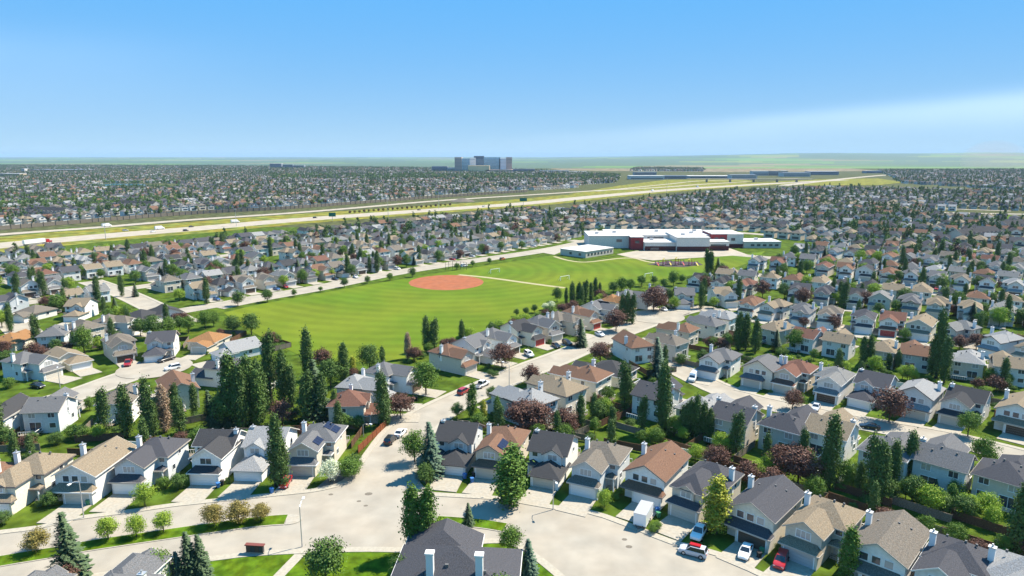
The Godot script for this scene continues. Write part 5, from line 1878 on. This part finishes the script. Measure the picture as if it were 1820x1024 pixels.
func bins():
	var cols := {"blue": mat(Color(0.05, 0.17, 0.42), 0.5), "green": mat(Color(0.05, 0.2, 0.1), 0.5), "black": mat(Color(0.02, 0.02, 0.022), 0.5)}
	for a in [["blue", 388, 867, "beside the garage of the charcoal-roofed side-gabled house"], ["black", 395, 863, "beside the garage of the charcoal-roofed side-gabled house"], ["blue", 483, 877, "under the poplar near the red car"], ["blue", 826, 851, "between the first two garages along the bend"], ["black", 842, 849, "between the first two garages along the bend"], ["blue", 839, 858, "on the strip between the first two drives along the bend"], ["blue", 1185, 886, "beside the trailer at the brown-roofed house"], ["green", 1170, 920, "among shrubs beside the trailer"], ["blue", 1168, 912, "among shrubs beside the trailer"], ["blue", 163, 894, "beside the drive of the tan-roofed house"], ["green", 157, 898, "beside the drive of the tan-roofed house"], ["green", 1354, 985, "on the strip beside the white sedan"], ["black", 1349, 992, "on the strip beside the white sedan"], ["black", 740, 712, "on the drive at the poplar corner"], ["black", 734, 714, "on the drive at the poplar corner"]]:
		var p := g(a[1], a[2])
		var o := thing("wheelie_bin", "%s wheeled bin %s" % [a[0], a[3]], "bin", p, rng.randf(), "wheeled bins")
		var r := [[], []]
		var b := MB.new()
		var lo := [Vector3(-0.24, 0.08, 0.24), Vector3(0.24, 0.08, 0.24), Vector3(0.24, 0.08, -0.24), Vector3(-0.24, 0.08, -0.24)]
		var hi := [Vector3(-0.33, 1.05, 0.36), Vector3(0.33, 1.05, 0.36), Vector3(0.33, 1.05, -0.36), Vector3(-0.33, 1.05, -0.36)]
		for k in 4:
			var j := (k + 1) % 4
			b.quad(lo[k], lo[j], hi[j], hi[k])
		part("bin_body", b.mesh(), cols[a[0]], o)
		block(o, "lid", -0.36, 0.36, 1.05, 1.13, -0.4, 0.4, cols[a[0]])
		for s in [-0.27, 0.27]:
			var w := MB.new()
			w.cyl(Vector3(s - 0.04, 0.13, -0.26), Vector3(s + 0.04, 0.13, -0.26), 0.13, 0.13, 10)
			part("wheel", w.mesh(), M.tyre, o)

func corner_fence():
	# the long fence of the corner lot, along the side street
	var l := [g(637, 806), g(662, 782), g(690, 755)]
	var k := 0
	for i in 2:
		var d: Vector3 = l[i + 1] - l[i]
		var n := roundi(d.length() / 2.4)
		var o := thing("fence", ["red-brown plank fence of the corner lot along the street", "farther run of the red-brown corner fence up the side street"][i], "fence", l[i], atan2(-d.z, d.x))
		var s := d.length() / n
		for j in n:
			block(o, "post", j * s - 0.08, j * s + 0.08, 0, 2.0, -0.08, 0.08, M.red_wood)
			for q in 14:
				block(o, "board", j * s + 0.1 + q * (s - 0.2) / 14.0, j * s + 0.1 + (q + 0.9) * (s - 0.2) / 14.0, 0.08, 1.8 + 0.02 * ((q * 7) % 3), -0.02, 0.02, M.red_wood)

func townhouses():
	# long grey rows of attached houses
	for a in [[1735, 428, 9, 0.5, "long dark-roofed terrace of attached houses with pale stair piers"], [1800, 412, 6, 0.5, "grey three-storey terrace end near the apartment trees"], [90, 385, 10, -0.35, "grey townhouse row behind the noise wall"], [250, 372, 10, -0.35, "grey townhouse row next to the noise wall, nearer the red tree"]]:
		var p := g(a[0], a[1])
		var o := thing("townhouse_row", a[4], "townhouses", p, a[3])
		var w := 6.0
		for k in a[2]:
			var wl := MB.new()
			var rf := MB.new()
			var fa := MB.new()
			wl.box(-3, 3, 0, 7.0, -6, 6)
			hip(rf, fa, wl, -3, 3, -6, 6, 7.0, 0.6, "x", false, false, 0.3)
			wl.box(-1.5, 1.5, 0, 6.6, 6, 7)
			hip(rf, fa, wl, -1.5, 1.5, 0, 7, 6.6, 0.7, "z", true, false, 0.3)
			var u := part("unit", wl.mesh(), WALL[7] if k % 2 else WALL[3], o, Vector3((k - a[2] / 2.0) * w, 0, 0))
			part("roof", rf.mesh(), ROOF[0], u)
			part("fascia", fa.mesh(), M.fascia, u)
			block(u, "window", -0.8, 0.8, 4.2, 5.6, 7, 7.06, M.pane)
			block(u, "garage_door", -1.2, 1.2, 0.05, 2.2, 7, 7.06, DOORC[1])
